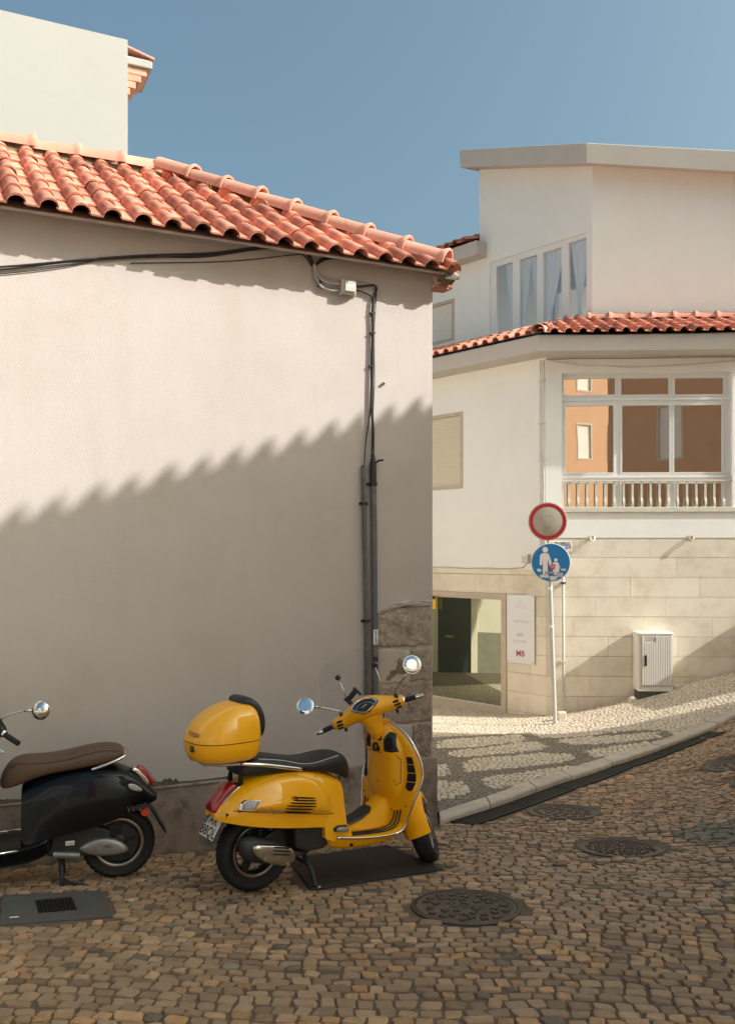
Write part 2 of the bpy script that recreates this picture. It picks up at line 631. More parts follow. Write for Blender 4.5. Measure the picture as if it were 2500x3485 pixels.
def lay(stones, protos, name, parent, mat, single_name, single_mats, dz, depth, limit=300, jump=.0045):
    """stones: (x, y, lx, ly, ang, tone rgb, single material index); the largest in view single, the rest one mass"""
    def size_key(s):
        return s[1] / math.sqrt(s[2] * s[3])
    seen = [s for s in stones if in_view(s[0], s[1], G(s[0], s[1]), 0., -.01)]
    seen.sort(key=size_key)
    single = set(id(s) for s in seen[:limit])
    meshes = {}
    V, F, C = [], [], []
    base = 0
    for s in stones:
        x, y, lx, ly, an, tone, mi = s
        k = int(rng.integers(0, len(protos)))
        pv, pf = protos[k]
        ca, sa = math.cos(an), math.sin(an)
        lift = rng.uniform(-jump, jump)
        if id(s) in single:
            key = (k, mi)
            if key not in meshes:
                me = bpy.data.meshes.new(single_name)
                me.from_pydata([tuple(p) for p in pv * np.array([1, 1, depth])], [], pf)
                me.materials.append(single_mats[mi])
                meshes[key] = me
            o = bpy.data.objects.new(single_name, meshes[key])
            col.objects.link(o)
            o.parent = parent
            z = G(x, y) + dz + lift
            ex = Vector((ca, sa, (G(x + ca * .05, y + sa * .05) - G(x, y)) / .05)).normalized()
            ey = Vector((-sa, ca, (G(x - sa * .05, y + ca * .05) - G(x, y)) / .05)).normalized()
            ez = ex.cross(ey).normalized()
            m = Matrix((ex, ey, ez)).transposed().to_4x4() @ Matrix.Diagonal((lx, ly, 1, 1))
            m.translation = (x, y, z)
            o.matrix_world = m
        else:
            px = x + pv[:, 0] * lx * ca - pv[:, 1] * ly * sa
            py = y + pv[:, 0] * lx * sa + pv[:, 1] * ly * ca
            pz = ground(px, py) + dz + lift + pv[:, 2] * depth
            V.append(np.stack([px, py, pz], 1))
            F += [tuple(i + base for i in q) for q in pf]
            C += [tone] * len(pv)
            base += len(pv)
    me = bpy.data.meshes.new(name)
    me.from_pydata(np.concatenate(V).tolist(), [], F)
    ca = me.color_attributes.new('tone', 'FLOAT_COLOR', 'POINT')
    ca.data.foreach_set('color', np.array([(*c, 1) for c in C], dtype=np.float32).ravel())
    me.materials.append(mat)
    o = bpy.data.objects.new(name, me)
    col.objects.link(o)
    o.parent = parent
    o['kind'] = 'stuff'
    return o


protos = [stone_proto(rng) for _ in range(22)]
stones = []
q = 1.6
row = 0
while q < 16.5:
    h = rng.uniform(.060, .080)
    p = -8.
    al0 = R(-6) + R(9) * math.sin(q * .55 + 1.) + R(2) * rng.normal()
    while p < 9:
        ln = rng.uniform(.070, .114)
        if rng.random() < .06:
            ln *= rng.uniform(1.2, 1.5)
        pc = p + ln / 2
        p += ln
        x = pc
        y = q + .10 * math.sin(.75 * pc + .3 * q) + .05 * math.sin(2.1 * pc + q * 1.3) - .10 * pc * math.exp(-max(0, q - 4) * .4) + rng.normal() * .006
        if not in_view(x, y, G(x, y), .27, .16):
            continue
        if (Vector((x, y)) - LW.P).dot(LW.n.xy) < .07 and x < .62:
            continue
        if in_poly(x, y, ROADX) and y > 7.2:
            continue
        bad = any(math.hypot(x - cx_, y - cy_) < r_ + .045 for cx_, cy_, r_ in COVERS)
        bad = bad or any(in_poly(x + dx_, y + dy_, P_) for P_ in (PLATE, SLAB) for dx_ in (-.045, .045) for dy_ in (-.035, .035)) or in_poly(x, y, [(a[0] - .1, a[1] + .1) for a in DRIN] + [(a[0] + .035, a[1] - .03) for a in DROUT[::-1]])
        if bad:
            continue
        an = math.atan(.075 * math.cos(.75 * pc + .3 * q) + .105 * math.cos(2.1 * pc + q * 1.3) - .10 * math.exp(-max(0, q - 4) * .4)) + rng.normal() * .09
        v = rng.normal() * .17 + 1
        warm = rng.normal() * .06
        dark = rng.random() < .05
        # a darker patch of older paving towards the right
        old = math.hypot((x - 2.95) / .55, (y - 7.05) / .42) < 1
        base = np.array((.475, .302, .182)) * max(.45, v)
        base *= np.array((1 + warm, 1, 1 - warm))
        if y < 4.6 + .25 * x:
            base *= np.array((1.04, .97, .85))
        if dark:
            base = np.array((.20, .145, .10))
        if old:
            base = np.array((.20, .168, .12)) * max(.6, v)
        stones.append((x, y, ln * rng.uniform(.93, 1.02), h * rng.uniform(.95, 1.05), an, tuple(base.tolist()), 0))
    q += h
    row += 1
cob = lay(stones, protos, 'cobble_mass', road, M_COB, 'cobble', [M_COBO], .004, .026)

# pale and dark setts of the pavement
LIGHT = [[(.903, 11.946), (1.054, 12.382), (2.137, 12.733), (2.172, 12.318), (1.976, 12.08), (1.309, 11.612), (.911, 11.568)],
         [(.998, 11.303), (2.077, 12.068), (2.274, 12.032), (2.335, 11.633), (2.141, 11.325), (1.206, 10.905), (1.021, 10.906)],
         [(1.101, 10.455), (1.308, 10.791), (2.107, 11.149), (2.471, 10.977), (2.454, 10.603), (2.088, 10.347), (1.27, 9.953), (1.094, 9.896)],
         [(1.185, 9.448), (1.425, 9.719), (2.272, 10.191), (2.388, 10.12), (2.07, 9.63), (1.842, 9.326), (1.28, 8.95), (1.204, 9.139)],
         [(2.354, 12.84), (3.484, 12.45), (3.533, 11.974), (3.226, 12.159), (2.388, 12.356)],
         [(2.524, 12.127), (2.973, 12.178), (3.66, 11.572), (3.647, 11.16), (3.336, 11.309), (2.601, 11.666)],
         [(2.645, 11.171), (3.074, 11.227), (3.578, 11.04), (3.22, 10.75), (2.673, 10.581)],
         [(.30, 10.328), (.89, 10.327), (.916, 9.781), (.753, 9.558), (.40, 9.558)],
         [(.40, 9.345), (.954, 9.344), (1.029, 8.802), (.658, 8.356), (.45, 8.314)]]
ZONE = [(.3, 7.6), (.0, 12.5), (1.0, 12.6), (2.25, 12.93), (3.35, 12.38), (3.8, 11.5), (3.78, 10.9), (2.9, 10.3), (1.0, 8.1)]
tp = [stone_proto(rng, True) for _ in range(18)]
stones = []
y = 7.5
while y < 17.6:
    x = -1.2
    hh = rng.uniform(.054, .066) 
    while x < 8.:
        ll = hh * rng.uniform(.85, 1.25)
        x += ll
        yy = y + .07 * math.sin(1.7 * x + y) + rng.normal() * .006
        if not in_view(x, yy, G(x, yy), .22, .1) or not in_poly(x, yy, PAVE):
            continue
        if (Vector((x, yy)) - SW.P).dot(SW.n.xy) < .05:
            continue
        cF = (Vector((x, yy)) - FA.P).dot(FA.n.xy)
        cW = (Vector((x, yy)) - WG.P).dot(WG.n.xy)
        if cF < .02 and cW < .02:
            continue
        lightp = True
        if in_poly(x, yy, ZONE):
            lightp = any(in_poly(x + rng.normal() * .02, yy + rng.normal() * .02, P) for P in LIGHT)
        v = max(.6, 1 + rng.normal() * .09)
        c = np.array((.68, .555, .43)) * v if lightp else np.array((.24, .19, .145)) * v
        an = .12 * math.cos(1.7 * x + y) + rng.normal() * .14
        stones.append((x, yy, ll * .95, hh * .95, an, tuple(c.tolist()), 0 if lightp else 1))
    y += hh
lay(stones, tp, 'sett_mass', pavement, M_CAL, 'sett', [M_CALO, M_CALD], KERB_H + .002, .012, jump=.0012)


def along(poly, s):
    """point at arc length s of a polyline"""
    for a, b in zip(poly[:-1], poly[1:]):
        a, b = Vector(a), Vector(b)
        L = (b - a).length
        if s <= L:
            return a + (b - a) * (s / L)
        s -= L
    return Vector(poly[-1])


def plen(poly):
    return sum((Vector(b) - Vector(a)).length for a, b in zip(poly[:-1], poly[1:]))


kerb = thing('kerb', 'pale worn kerb stones along the drain', 'kerb')
kerb['kind'] = 'structure'
del kerb['category']
del kerb['label']
LO, LI = plen(KOUT[:9]), plen(KIN[:9])
s = 0.
while s < .985:
    ds = rng.uniform(.105, .155)
    e = min(1., s + ds)
    mb = MB()
    rg = []
    for k in range(5):
        t = s + (e - s - .0022) * k / 4
        o, i = along(KOUT[:9], t * LO), along(KIN[:9], t * LI)
        j = rng.normal() * .003
        zo, zi = G(*o) + KERB_H + j, G(*i) + KERB_H + .004 + j
        m = o + (i - o) * .06
        rg.append([(o.x, o.y, zo - .30), (o.x, o.y, zo - .018), (m.x, m.y, zo), (i.x, i.y, zi), (i.x, i.y, zi - .30)])
    mb.rings([[Vector(p) for p in r] for r in rg])
    mb.build('kerb_stone', M_KERB, kerb, bevel=.006)
    s = e

# drain channel: cast-iron slotted gratings in a row
drain_label = ['nearest black slotted drain grating at the house corner', 'second black slotted drain grating from the house corner',
               'third black slotted drain grating from the house corner', 'fourth black slotted drain grating from the house corner',
               'last black slotted drain grating, up the slope beside the kerb']
La, Lb = plen(DRIN), plen(DROUT)
for k in range(5):
    c0 = along(DRIN, La * (k + .5) / 5)
    th = thing('drain_grating', drain_label[k], 'drain grating', (c0.x, c0.y, G(*c0)), 'drain gratings along the kerb', rel=True)
    off = Vector((c0.x, c0.y, G(*c0)))
    ch, fr_, sl = MB(), MB(), MB()
    n = 44
    P = []
    for i in range(n + 1):
        t = (k + (i / n) * .985 + .006) / 5
        a, b = along(DRIN, La * t), along(DROUT, Lb * t)
        P.append((a, b))
    def pt(v, dz):
        return Vector((v.x, v.y, G(v.x, v.y) + dz)) - off
    ch.rings([[pt(a, -.003), pt(b, -.003)] for a, b in P], caps=False, closed=False)
    for side in (0, 1):
        rr = []
        for a, b in P:
            e = (b - a).normalized() * .018
            p0, p1 = (a, a + e) if side == 0 else (b - e, b)
            rr.append([pt(p0, -.03), pt(p0, .010), pt(p1, .010), pt(p1, -.03)])
        fr_.rings(rr)
    for i in range(n):
        a, b = P[i]
        a2, b2 = P[i + 1]
        q0, q1 = a.lerp(a2, .55), b.lerp(b2, .55)
        sl.hexa([pt(a, -.02), pt(b, -.02), pt(q1, -.02), pt(q0, -.02), pt(a, .006), pt(b, .006), pt(q1, .006), pt(q0, .006)])
    ch.build('channel', M_HOLE, th)
    fr_.build('grating_frame', M_GRATE, th)
    sl.build('slats', M_GRATE, th)['kind'] = 'stuff'

# manhole covers
cov_label = ['round iron manhole cover in front of the yellow scooter, nearest to the camera',
             'round iron manhole cover with dense knobs beside the old dark paving',
             'round iron manhole cover next to the drain gratings',
             'round iron manhole cover cut by the right edge, farthest up the road',
             'small part of a round iron cover at the right edge, below another cover']
for ci, (x, y, r_) in enumerate(COVERS):
    z0 = G(x, y)
    th = thing('manhole_cover', cov_label[ci], 'manhole cover', (x, y, z0), 'manhole covers in the road', rel=True)
    e = .05
    nx = Vector((1, 0, (G(x + e, y) - G(x - e, y)) / (2 * e))).normalized()
    ny = Vector((0, 1, (G(x, y + e) - G(x, y - e)) / (2 * e))).normalized()
    nz = nx.cross(ny).normalized()
    rim, lid, kn = MB(), MB(), MB()
    o = Vector((0, 0, 0))
    rim.lathe([(-.05, r_ + .014), (.003, r_ + .014), (.006, r_ + .011), (.006, r_ - .002), (-.05, r_ - .002)], o, nz, 64)
    lid.lathe([(-.03, r_ - .006), (.003, r_ - .006), (.005, r_ - .012), (.004, r_ - .03), (.001, r_ - .034), (.001, .001)], o, nz, 64)
    rr = random.Random(ci * 13 + 3)
    pts = []
    tries = 0
    while len(pts) < (46 if ci != 1 else 120) and tries < 4000:
        tries += 1
        a, d = rr.uniform(0, 6.283), (r_ - .06) * math.sqrt(rr.random())
        p = (d * math.cos(a), d * math.sin(a))
        if all(math.hypot(p[0] - u[0], p[1] - u[1]) > (.062 if ci != 1 else .036) for u in pts) and not (ci == 0 and abs(p[1]) < .05 and abs(p[0]) < .14):
            pts.append(p)
    for p in pts:
        a = rr.uniform(0, 3.14)
        sc_ = 1. if ci != 1 else .6
        for da, L_ in ((0, .026), (2.1, .022), (4.2, .022)):
            c, s_ = math.cos(a + da), math.sin(a + da)
            wd = .0085 * sc_
            q = [(p[0] - s_ * wd, p[1] + c * wd), (p[0] + s_ * wd, p[1] - c * wd),
                 (p[0] + c * L_ * sc_ + s_ * wd * 1.3, p[1] + s_ * L_ * sc_ - c * wd * 1.3), (p[0] + c * L_ * sc_ - s_ * wd * 1.3, p[1] + s_ * L_ * sc_ + c * wd * 1.3)]
            kn.prism([nx * u + ny * v_ + nz * .0005 for u, v_ in q], nz * .006)
    rim.build('cover_frame', M_IRON, th, smooth=True, angle=40)
    lid.build('lid', M_IRON, th, smooth=True, angle=40)
    kn.build('raised_pattern', M_IRON, th)['kind'] = 'stuff'
    if ci == 0:
        vs_, fs_ = text_mesh('ÁGUAS', .06, bold=.001)
        tb = MB()
        tb.add([nx * v.x + ny * v.y + nz * .007 for v in vs_], fs_)
        tb.build('raised_lettering', M_IRON, th)

# steel plate under the yellow scooter and concrete slab with a small grate under the dark one
def slab_thing(name, label, cat, poly, mat, top, bevel=.004):
    cx_ = sum(p[0] for p in poly) / len(poly)
    cy_ = sum(p[1] for p in poly) / len(poly)
    o0 = Vector((cx_, cy_, G(cx_, cy_)))
    th = thing(name, label, cat, o0, rel=True)
    mb = MB()
    mb.prism([Vector((x, y, G(x, y) - .06)) - o0 for x, y in poly], (0, 0, .06 + top))
    mb.build('plate', mat, th, bevel=bevel)
    return th, o0


slab_thing('access_plate', 'dark steel access plate in the paving under the yellow scooter', 'access plate', PLATE, M_STEELPL, .012)
th, o0 = slab_thing('concrete_slab', 'square concrete slab with a small drain grate at lower left', 'drain cover', SLAB, M_CONC, .008)
GR = [(-1.878, 5.166), (-1.677, 5.221), (-1.777, 5.439), (-1.976, 5.378)]
g4 = [Vector((x, y, G(x, y) + .0085)) - o0 for x, y in GR]
mb = MB()
mb.prism(g4, (0, 0, .0015))
mb.build('grate_bed', M_HOLE, th)
mb = MB()
for i in range(10):
    t0, t1 = i / 10 + .015, i / 10 + .07
    a, b = g4[0].lerp(g4[1], t0), g4[0].lerp(g4[1], t1)
    c, d = g4[3].lerp(g4[2], t1), g4[3].lerp(g4[2], t0)
    up = Vector((0, 0, .006))
    mb.hexa([a, b, c, d, a + up, b + up, c + up, d + up])
mb.build('grate_bars', M_GRATE, th)['kind'] = 'stuff'


# ------------------------------------------------------------------ walls with openings
def holed_wall(fr, a0, a1, z0, z1, holes, n=0., depth=.25):
    """front face of a wall with rectangular openings and their reveals, closed behind"""
    A = sorted(set([a0, a1] + [h[0] for h in holes] + [h[1] for h in holes]))
    Z = sorted(set([z0, z1] + [h[2] for h in holes] + [h[3] for h in holes]))
    mb = MB()
    for i in range(len(A) - 1):
        for j in range(len(Z) - 1):
            ca, cz = (A[i] + A[i + 1]) / 2, (Z[j] + Z[j + 1]) / 2
            if any(h[0] < ca < h[1] and h[2] < cz < h[3] for h in holes):
                continue
            mb.add([fr(A[i], n, Z[j]), fr(A[i + 1], n, Z[j]), fr(A[i + 1], n, Z[j + 1]), fr(A[i], n, Z[j + 1])], [(0, 1, 2, 3)])
    for h in holes:
        c = [(h[0], h[2]), (h[1], h[2]), (h[1], h[3]), (h[0], h[3])]
        for k in range(4):
            p, q = c[k], c[(k + 1) % 4]
            mb.add([fr(p[0], n, p[1]), fr(q[0], n, q[1]), fr(q[0], n - depth, q[1]), fr(p[0], n - depth, p[1])], [(0, 1, 2, 3)])
    mb.box(fr, a0, a1, n - depth - .1, n - depth, z0, z1) if not holes else None
    # returns and top so that it is a body, not a card
    mb.add([fr(a0, n, z0), fr(a0, n - depth - .1, z0), fr(a0, n - depth - .1, z1), fr(a0, n, z1)], [(0, 1, 2, 3)])
    mb.add([fr(a1, n, z0), fr(a1, n - depth - .1, z0), fr(a1, n - depth - .1, z1), fr(a1, n, z1)], [(0, 1, 2, 3)])
    mb.add([fr(a0, n, z1), fr(a1, n, z1), fr(a1, n - depth - .1, z1), fr(a0, n - depth - .1, z1)], [(0, 1, 2, 3)])
    return mb


# ------------------------------------------------------------------ roof tiles
def tile_data(w, l, h, seg=7, tk=.013, pan=.42, prof=None):
    """S-shaped clay tile: flat pan and half-round roll; x across, y up the slope"""
    if prof is None:
        prof = [(-.012, .012), (0.004, .003), (pan * w, .0)]
        r0 = (1.01 - pan) / 2 * w
        cx_ = pan * w + r0
        for k in range(seg + 1):
            t = math.pi * (1 - k / seg)
            prof.append((cx_ + r0 * math.cos(t), .004 + h * math.sin(t)))
    n = len(prof)
    v, f = [], []
    for (y, dz, sc_) in ((0., .020, 1.), (.045, .0215, 1.), (l, 0., .96)):
        for x, z in prof:
            v.append(((x - w / 2) * sc_ + w / 2, y, z * (1.04 if y < .03 else 1.) + dz))
    for x, z in prof:
        v.append((x, 0., z + .020 - tk))
    for x, z in prof:
        v.append((x, l * .8, z + .004 - tk))
    for k in range(n - 1):
        f.append((k, k + 1, n + k + 1, n + k))
        f.append((n + k, n + k + 1, 2 * n + k + 1, 2 * n + k))
        f.append((3 * n + k + 1, 3 * n + k, k, k + 1)[::-1])
        f.append((3 * n + k, 3 * n + k + 1, 4 * n + k + 1, 4 * n + k))
    return v, f


def make_mesh(name, v, f, mat, smooth=True):
    me = bpy.data.meshes.new(name)
    me.from_pydata([tuple(p) for p in v], [], f)
    bm = bmesh.new()
    bm.from_mesh(me)
    bmesh.ops.recalc_face_normals(bm, faces=bm.faces)
    for e in bm.edges:
        if len(e.link_faces) == 2 and e.calc_face_angle(0) > R(50):
            e.smooth = False
    bm.to_mesh(me)
    bm.free()
    me.materials.append(mat)
    if smooth:
        for p in me.polygons:
            p.use_smooth = True
    return me


TILE_V, TILE_F = tile_data(.2095, .43, .058)
TILE_ME = make_mesh('tile', TILE_V, TILE_F, M_TILE)
CANAL = [(.118 * k / 9, -.090 * math.sin(math.pi * k / 9) ** .7) for k in range(10)] + [(.118 + .060 * k / 6, .050 * math.sin(math.pi * k / 6)) for k in range(1, 7)]
TILE_B = make_mesh('tile', *tile_data(.178, .40, .088, prof=CANAL), M_TILE)


def lay_tiles(parent, o, ex, ey, ncol, nrow, cuts=(), w=.2095, expo=.362, mesh=None, jit=1., skip=None, scale=1.):
    """rows of tiles on the plane o + x ex + y ey; cuts = list of (point, normal): keep the side the normal points away from"""
    ex, ey = Vector(ex).normalized(), Vector(ey).normalized()
    ez = ex.cross(ey).normalized()
    o = Vector(o)
    mesh = mesh or TILE_ME
    for c in range(ncol):
        for r_ in range(nrow):
            p = o + ex * (c * w) + ey * (r_ * expo)
            m = Matrix((ex, ey, ez)).transposed().to_4x4()
            m = m @ Matrix.Rotation(R(rng.normal() * .55 * jit), 4, 'Z') @ Matrix.Scale(scale, 4)
            m.translation = p + ex * rng.normal() * .0025 * jit + ey * rng.normal() * .006 * jit + ez * abs(rng.normal()) * .003 * jit
            corners = [m @ Vector(q) for q in ((0, 0, 0), (w, 0, 0), (w, .43 * scale, 0), (0, .43 * scale, 0))]
            use = mesh
            drop = False
            for cp, cn in cuts:
                d = [(q - Vector(cp)).dot(Vector(cn)) for q in corners]
                if min(d) > -.02:
                    drop = True
                    break
                if max(d) > 0:
                    bm = bmesh.new()
                    bm.from_mesh(use)
                    inv = m.inverted()
                    bmesh.ops.bisect_plane(bm, geom=bm.verts[:] + bm.edges[:] + bm.faces[:], plane_co=inv @ Vector(cp),
                                           plane_no=(inv.to_3x3() @ Vector(cn)).normalized(), clear_outer=True)
                    if len(bm.faces) < 2:
                        drop = True
                        bm.free()
                        break
                    use = use.copy()
                    bm.to_mesh(use)
                    bm.free()
            if drop or (skip and skip(corners)):
                continue
            t = bpy.data.objects.new('tile', use)
            col.objects.link(t)
            t.parent = parent
            t.matrix_world = m


def ridge_tile_mesh(l, r0, mat, seg=9):
    v, f = [], []
    prof = [(0, r0 * 1.26), (.020, r0 * 1.30), (.05, r0 * 1.14), (.085, r0 * 1.02), (l, r0 * .93)]
    tk = .014
    ring = []
    for y, r_ in prof:
        for k in range(seg + 1):
            t = math.pi * (-.06 + 1.12 * k / seg)
            v.append((r_ * math.cos(t), y, r_ * math.sin(t)))
    n = seg + 1
    for i in range(len(prof) - 1):
        for k in range(seg):
            f.append((i * n + k, i * n + k + 1, (i + 1) * n + k + 1, (i + 1) * n + k))
    b = len(v)
    for k in range(seg + 1):
        t = math.pi * (-.06 + 1.12 * k / seg)
        v.append(((prof[0][1] - tk) * math.cos(t), 0, (prof[0][1] - tk) * math.sin(t)))
    for k in range(seg + 1):
        t = math.pi * (-.06 + 1.12 * k / seg)
        v.append(((prof[0][1] * .85 - tk) * math.cos(t), .15, (prof[0][1] * .85 - tk) * math.sin(t)))
    for k in range(seg):
        f.append((k + 1, k, b + k, b + k + 1))
        f.append((b + k + 1, b + k, b + n + k, b + n + k + 1))
    return make_mesh('ridge_tile', v, f, mat)


RIDGE_ME = ridge_tile_mesh(.42, .098, M_TILE2)
RIDGE_SM = ridge_tile_mesh(.40, .090, M_TILE2)


def lay_ridge(parent, a, b, expo=.37, mesh=None, up=(0, 0, 1), jit=1.):
    """collared ridge tiles from a (lower / near end) to b"""
    a, b = Vector(a), Vector(b)
    d = (b - a)
    n = max(1, round(d.length / expo))
    ey = d.normalized()
    ex = ey.cross(Vector(up)).normalized()
    ez = ex.cross(ey).normalized()
    for i in range(n):
        m = Matrix((ex, ey, ez)).transposed().to_4x4()
        m = m @ Matrix.Rotation(R(rng.normal() * 1.2 * jit), 4, 'Z') @ Matrix.Rotation(R(-1.2 + rng.normal() * .5 * jit), 4, 'X')
        m.translation = a + d * (i / n) + ez * (.004 * (i % 2) + rng.normal() * .003)
        t = bpy.data.objects.new('ridge_tile', mesh or RIDGE_ME)
        col.objects.link(t)
        t.parent = parent
        t.matrix_world = m
# ================================================================== near house with the tiled hip roof
house = thing('corner_house', 'cream stucco house with red tiled hip roof behind the scooters', 'house', (.546, 7.605, -.2))
EZ = 4.405                       # pan level at the eave
PITCH = math.atan2(1.20, 2.04)
mb = holed_wall(LW, 0, 7.2, -.8, 4.50, [], 0, .25)
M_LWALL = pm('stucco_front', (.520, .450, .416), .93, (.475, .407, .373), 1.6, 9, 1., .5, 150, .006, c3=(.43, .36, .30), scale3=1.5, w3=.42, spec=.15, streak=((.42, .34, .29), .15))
mb.build('wall', M_LWALL, house)
DOOR = (9.0, 9.95, -.80, 1.55)
mb = holed_wall(SW, .352, 15, -1.6, 4.46, [DOOR], 0, .22)
mb.build('wall', M_STUCCO, house)
mb = MB()
mb.box(SW, DOOR[0], DOOR[1], -.22, -.17, DOOR[2], DOOR[3])
d_ = mb.build('door', pm('door_dark', (.02, .028, .03), .4), house)
mb = MB()
mb.box(SW, DOOR[0] + .55, DOOR[0] + .75, -.168, -.16, .1, .16)
mb.build('letter_slot', pm('brass', (.55, .36, .09), .35, metallic=.8), d_)
mb = MB()
for a0, a1, z0, z1 in ((DOOR[0] - .16, DOOR[0], -1.2, DOOR[3] + .16), (DOOR[1], DOOR[1] + .16, -1.2, DOOR[3] + .16), (DOOR[0], DOOR[1], DOOR[3], DOOR[3] + .16)):
    mb.box(SW, a0, a1, .002, .03, z0, z1)
mb.build('door_frame', M_CLAD, house)
mb = MB()
mb.box(SW, .5, DOOR[0] - .16, .002, .022, -1.4, .28)
mb.box(SW, DOOR[1] + .16, 15, .002, .022, -1.4, .52)
mb.build('dado', pm('dado_grey', (.30, .27, .21), .8, (.22, .20, .15), 6), house)
for k, (z0, z1) in enumerate(((.05, .40), (-.36, .0))):
    mb = MB()
    mb.box(SW, 11.0, 11.42, .023, .05, z0, z1)
    mb.build('meter_box', pm('meter_dark', (.05, .045, .035), .4), house, bevel=.01)
mb = MB()
mb.disc(SW(10.6, .023, -.15), SW.n, .16, .02)
mb.build('round_hatch', pm('hatch_dark', (.03, .027, .022), .5), house)
# plinth slabs along the street, stepping round the corner
a = -.035
k = 0
while a < 6.5:
    L_ = (.90, .78, .86, 1.02, .74, .95, .88, .9)[k % 8]
    mb = MB()
    top = .385 + (k % 3) * .003
    mb.box(LW, a + .004, a + L_ - .004, -.06, .034 + rng.normal() * .002, -.9, top)
    mb.build('plinth_slab', M_PLINTH, house, bevel=.008)
    a += L_
    k += 1
mb = MB()
mb.box(SW, .062, 1.4, -.05, .030, -.9, .372)
mb.build('plinth_slab', M_PLINTH, house, bevel=.008)
# black mould growing on the ledge of the plinth
mb = MB()
rr = random.Random(5)
n = 260
up = [.006 + .035 * max(0, math.sin(i * .21) * .5 + .5) * rr.uniform(.3, 1) * (1 if i > 60 else .25) for i in range(n)]
for i in range(n - 1):
    a0, a1 = .9 + 5.4 * i / n, .9 + 5.4 * (i + 1) / n
    mb.add([LW(a0, .0385, .372), LW(a1, .0385, .372), LW(a1, .006, .387 + up[i + 1]), LW(a0, .006, .387 + up[i]),
            LW(a0, .0015, .392 + up[i] * 1.6), LW(a1, .0015, .392 + up[i + 1] * 1.6)], [(0, 1, 2, 3), (3, 2, 5, 4)])
mb.build('mould', M_MOULD, house, smooth=True)

# bare stones at the corner where the render has come away
def wobble(pts, amp=.012, n=5, seed=1):
    r_ = random.Random(seed)
    out = []
    m = len(pts)
    for i in range(m):
        a, b = pts[i], pts[(i + 1) % m]
        out.append(a)
        for k in range(1, n):
            t = k / n
            out.append((a[0] + (b[0] - a[0]) * t + r_.uniform(-amp, amp), a[1] + (b[1] - a[1]) * t + r_.uniform(-amp, amp)))
    return out


def plaque(name, pts, proud, mat, seed, amp=.010, edge=.012, label=None):
    """irregular stone face standing a little proud of the wall: chamfered rim, uneven front"""
    p = wobble(pts, amp, 6, seed)
    c = (sum(x for x, _ in p) / len(p), sum(z for _, z in p) / len(p))
    r_ = random.Random(seed)
    mb = MB()
    ins = []
    rings = []
    for s_, n_ in ((1., -.02), (1., proud * .3), (.965, proud), (.86, proud * 1.1), (.74, proud * .9), (.6, proud * 1.15), (.44, proud * .95), (.28, proud * 1.1), (.1, proud)):
        rings.append([LW(c[0] + (x - c[0]) * s_, n_ + (r_.uniform(-.45, .45) * proud if s_ < .99 else 0), c[1] + (z - c[1]) * s_) for x, z in p])
    mb.rings(rings)
    return mb.build(name, mat, house, smooth=True, angle=60, label=label)


plaque('quoin_stone', [(.008, 1.655), (.008, 1.335), (.20, 1.322), (.515, 1.335), (.525, 1.585), (.37, 1.645)], .012, M_QUOIN, 1)
plaque('quoin_stone', [(.010, 1.305), (.010, 1.035), (.215, 1.035), (.205, 1.295)], .012, M_QUOIN, 2)
plaque('quoin_stone', [(.012, 1.018), (.012, .690), (.20, .690), (.515, .70), (.515, 1.005), (.23, 1.012)], .010, M_QUOIN, 3)
plaque('quoin_stone', [(.014, .668), (.014, .400), (.185, .400), (.185, .668)], .012, M_QUOIN, 4)
plaque('render_patch', [(.228, 1.285), (.228, 1.03), (.51, 1.02), (.51, 1.31), (.3, 1.30)], .006, M_PATCH, 5, .006)
plaque('render_patch', [(.20, .672), (.20, .42), (.50, .41), (.50, .672)], .006, M_PATCH, 6, .006)
plaque('broken_render_edge', [(.0, 1.70), (.0, 1.662), (.36, 1.652), (.54, 1.60), (.55, 1.615), (.38, 1.69), (.2, 1.706)], .016, M_LWALL, 7, .004)
plaque('bare_mortar', [(.24, 1.17), (.23, 1.10), (.36, 1.09), (.40, 1.05), (.45, 1.055), (.40, 1.12), (.34, 1.15), (.33, 1.22), (.30, 1.23)], .009, pm('bare_mortar', (.25, .18, .135), .95, (.18, .13, .10), 14), 8, .010)
# hairline cracks
crk = pm('crack', (.33, .27, .22), .95)
for pts in ([(1.40, 1.47), (1.36, 1.33), (1.27, 1.25), (1.21, 1.17), (1.19, 1.09)], [(1.02, .96), (.98, .99), (.90, 1.005), (.80, 1.03)],
            [(.78, 2.47), (.9, 2.463), (1.05, 2.478)]):
    mb = MB()
    fine = []
    rr = random.Random(len(pts) * 7 + int(pts[0][0] * 10))
    for (a0, z0), (a1, z1) in zip(pts[:-1], pts[1:]):
        for t in range(7):
            fine.append(LW(a0 + (a1 - a0) * t / 7 + rr.uniform(-.008, .008), .0008, z0 + (z1 - z0) * t / 7 + rr.uniform(-.008, .008)))
    mb.tube(fine, .0009, 4)
    mb.build('crack', crk, house)

# plastered soffit following the slope of the tiles
for fr_, a0, a1 in ((LW, -.02, 7.2), (SW, -.16, 8)):
    mb = MB()
    mb.rings([[fr_(a_, n_, z_) for n_, z_ in ((-.05, 4.44), (-.05, EZ - .030 + .29 * .588), (.165, EZ - .030 + .075 * .588), (.165, EZ - .05 + .075 * .588), (.0, 4.475))] for a_ in (a0, a1)])
    mb.build('eave_soffit', M_LWALL, house)

# roof: underlay body, tiles, hip and ridge
def roof_z(n):
    return EZ + (.24 - n) * math.tan(PITCH)


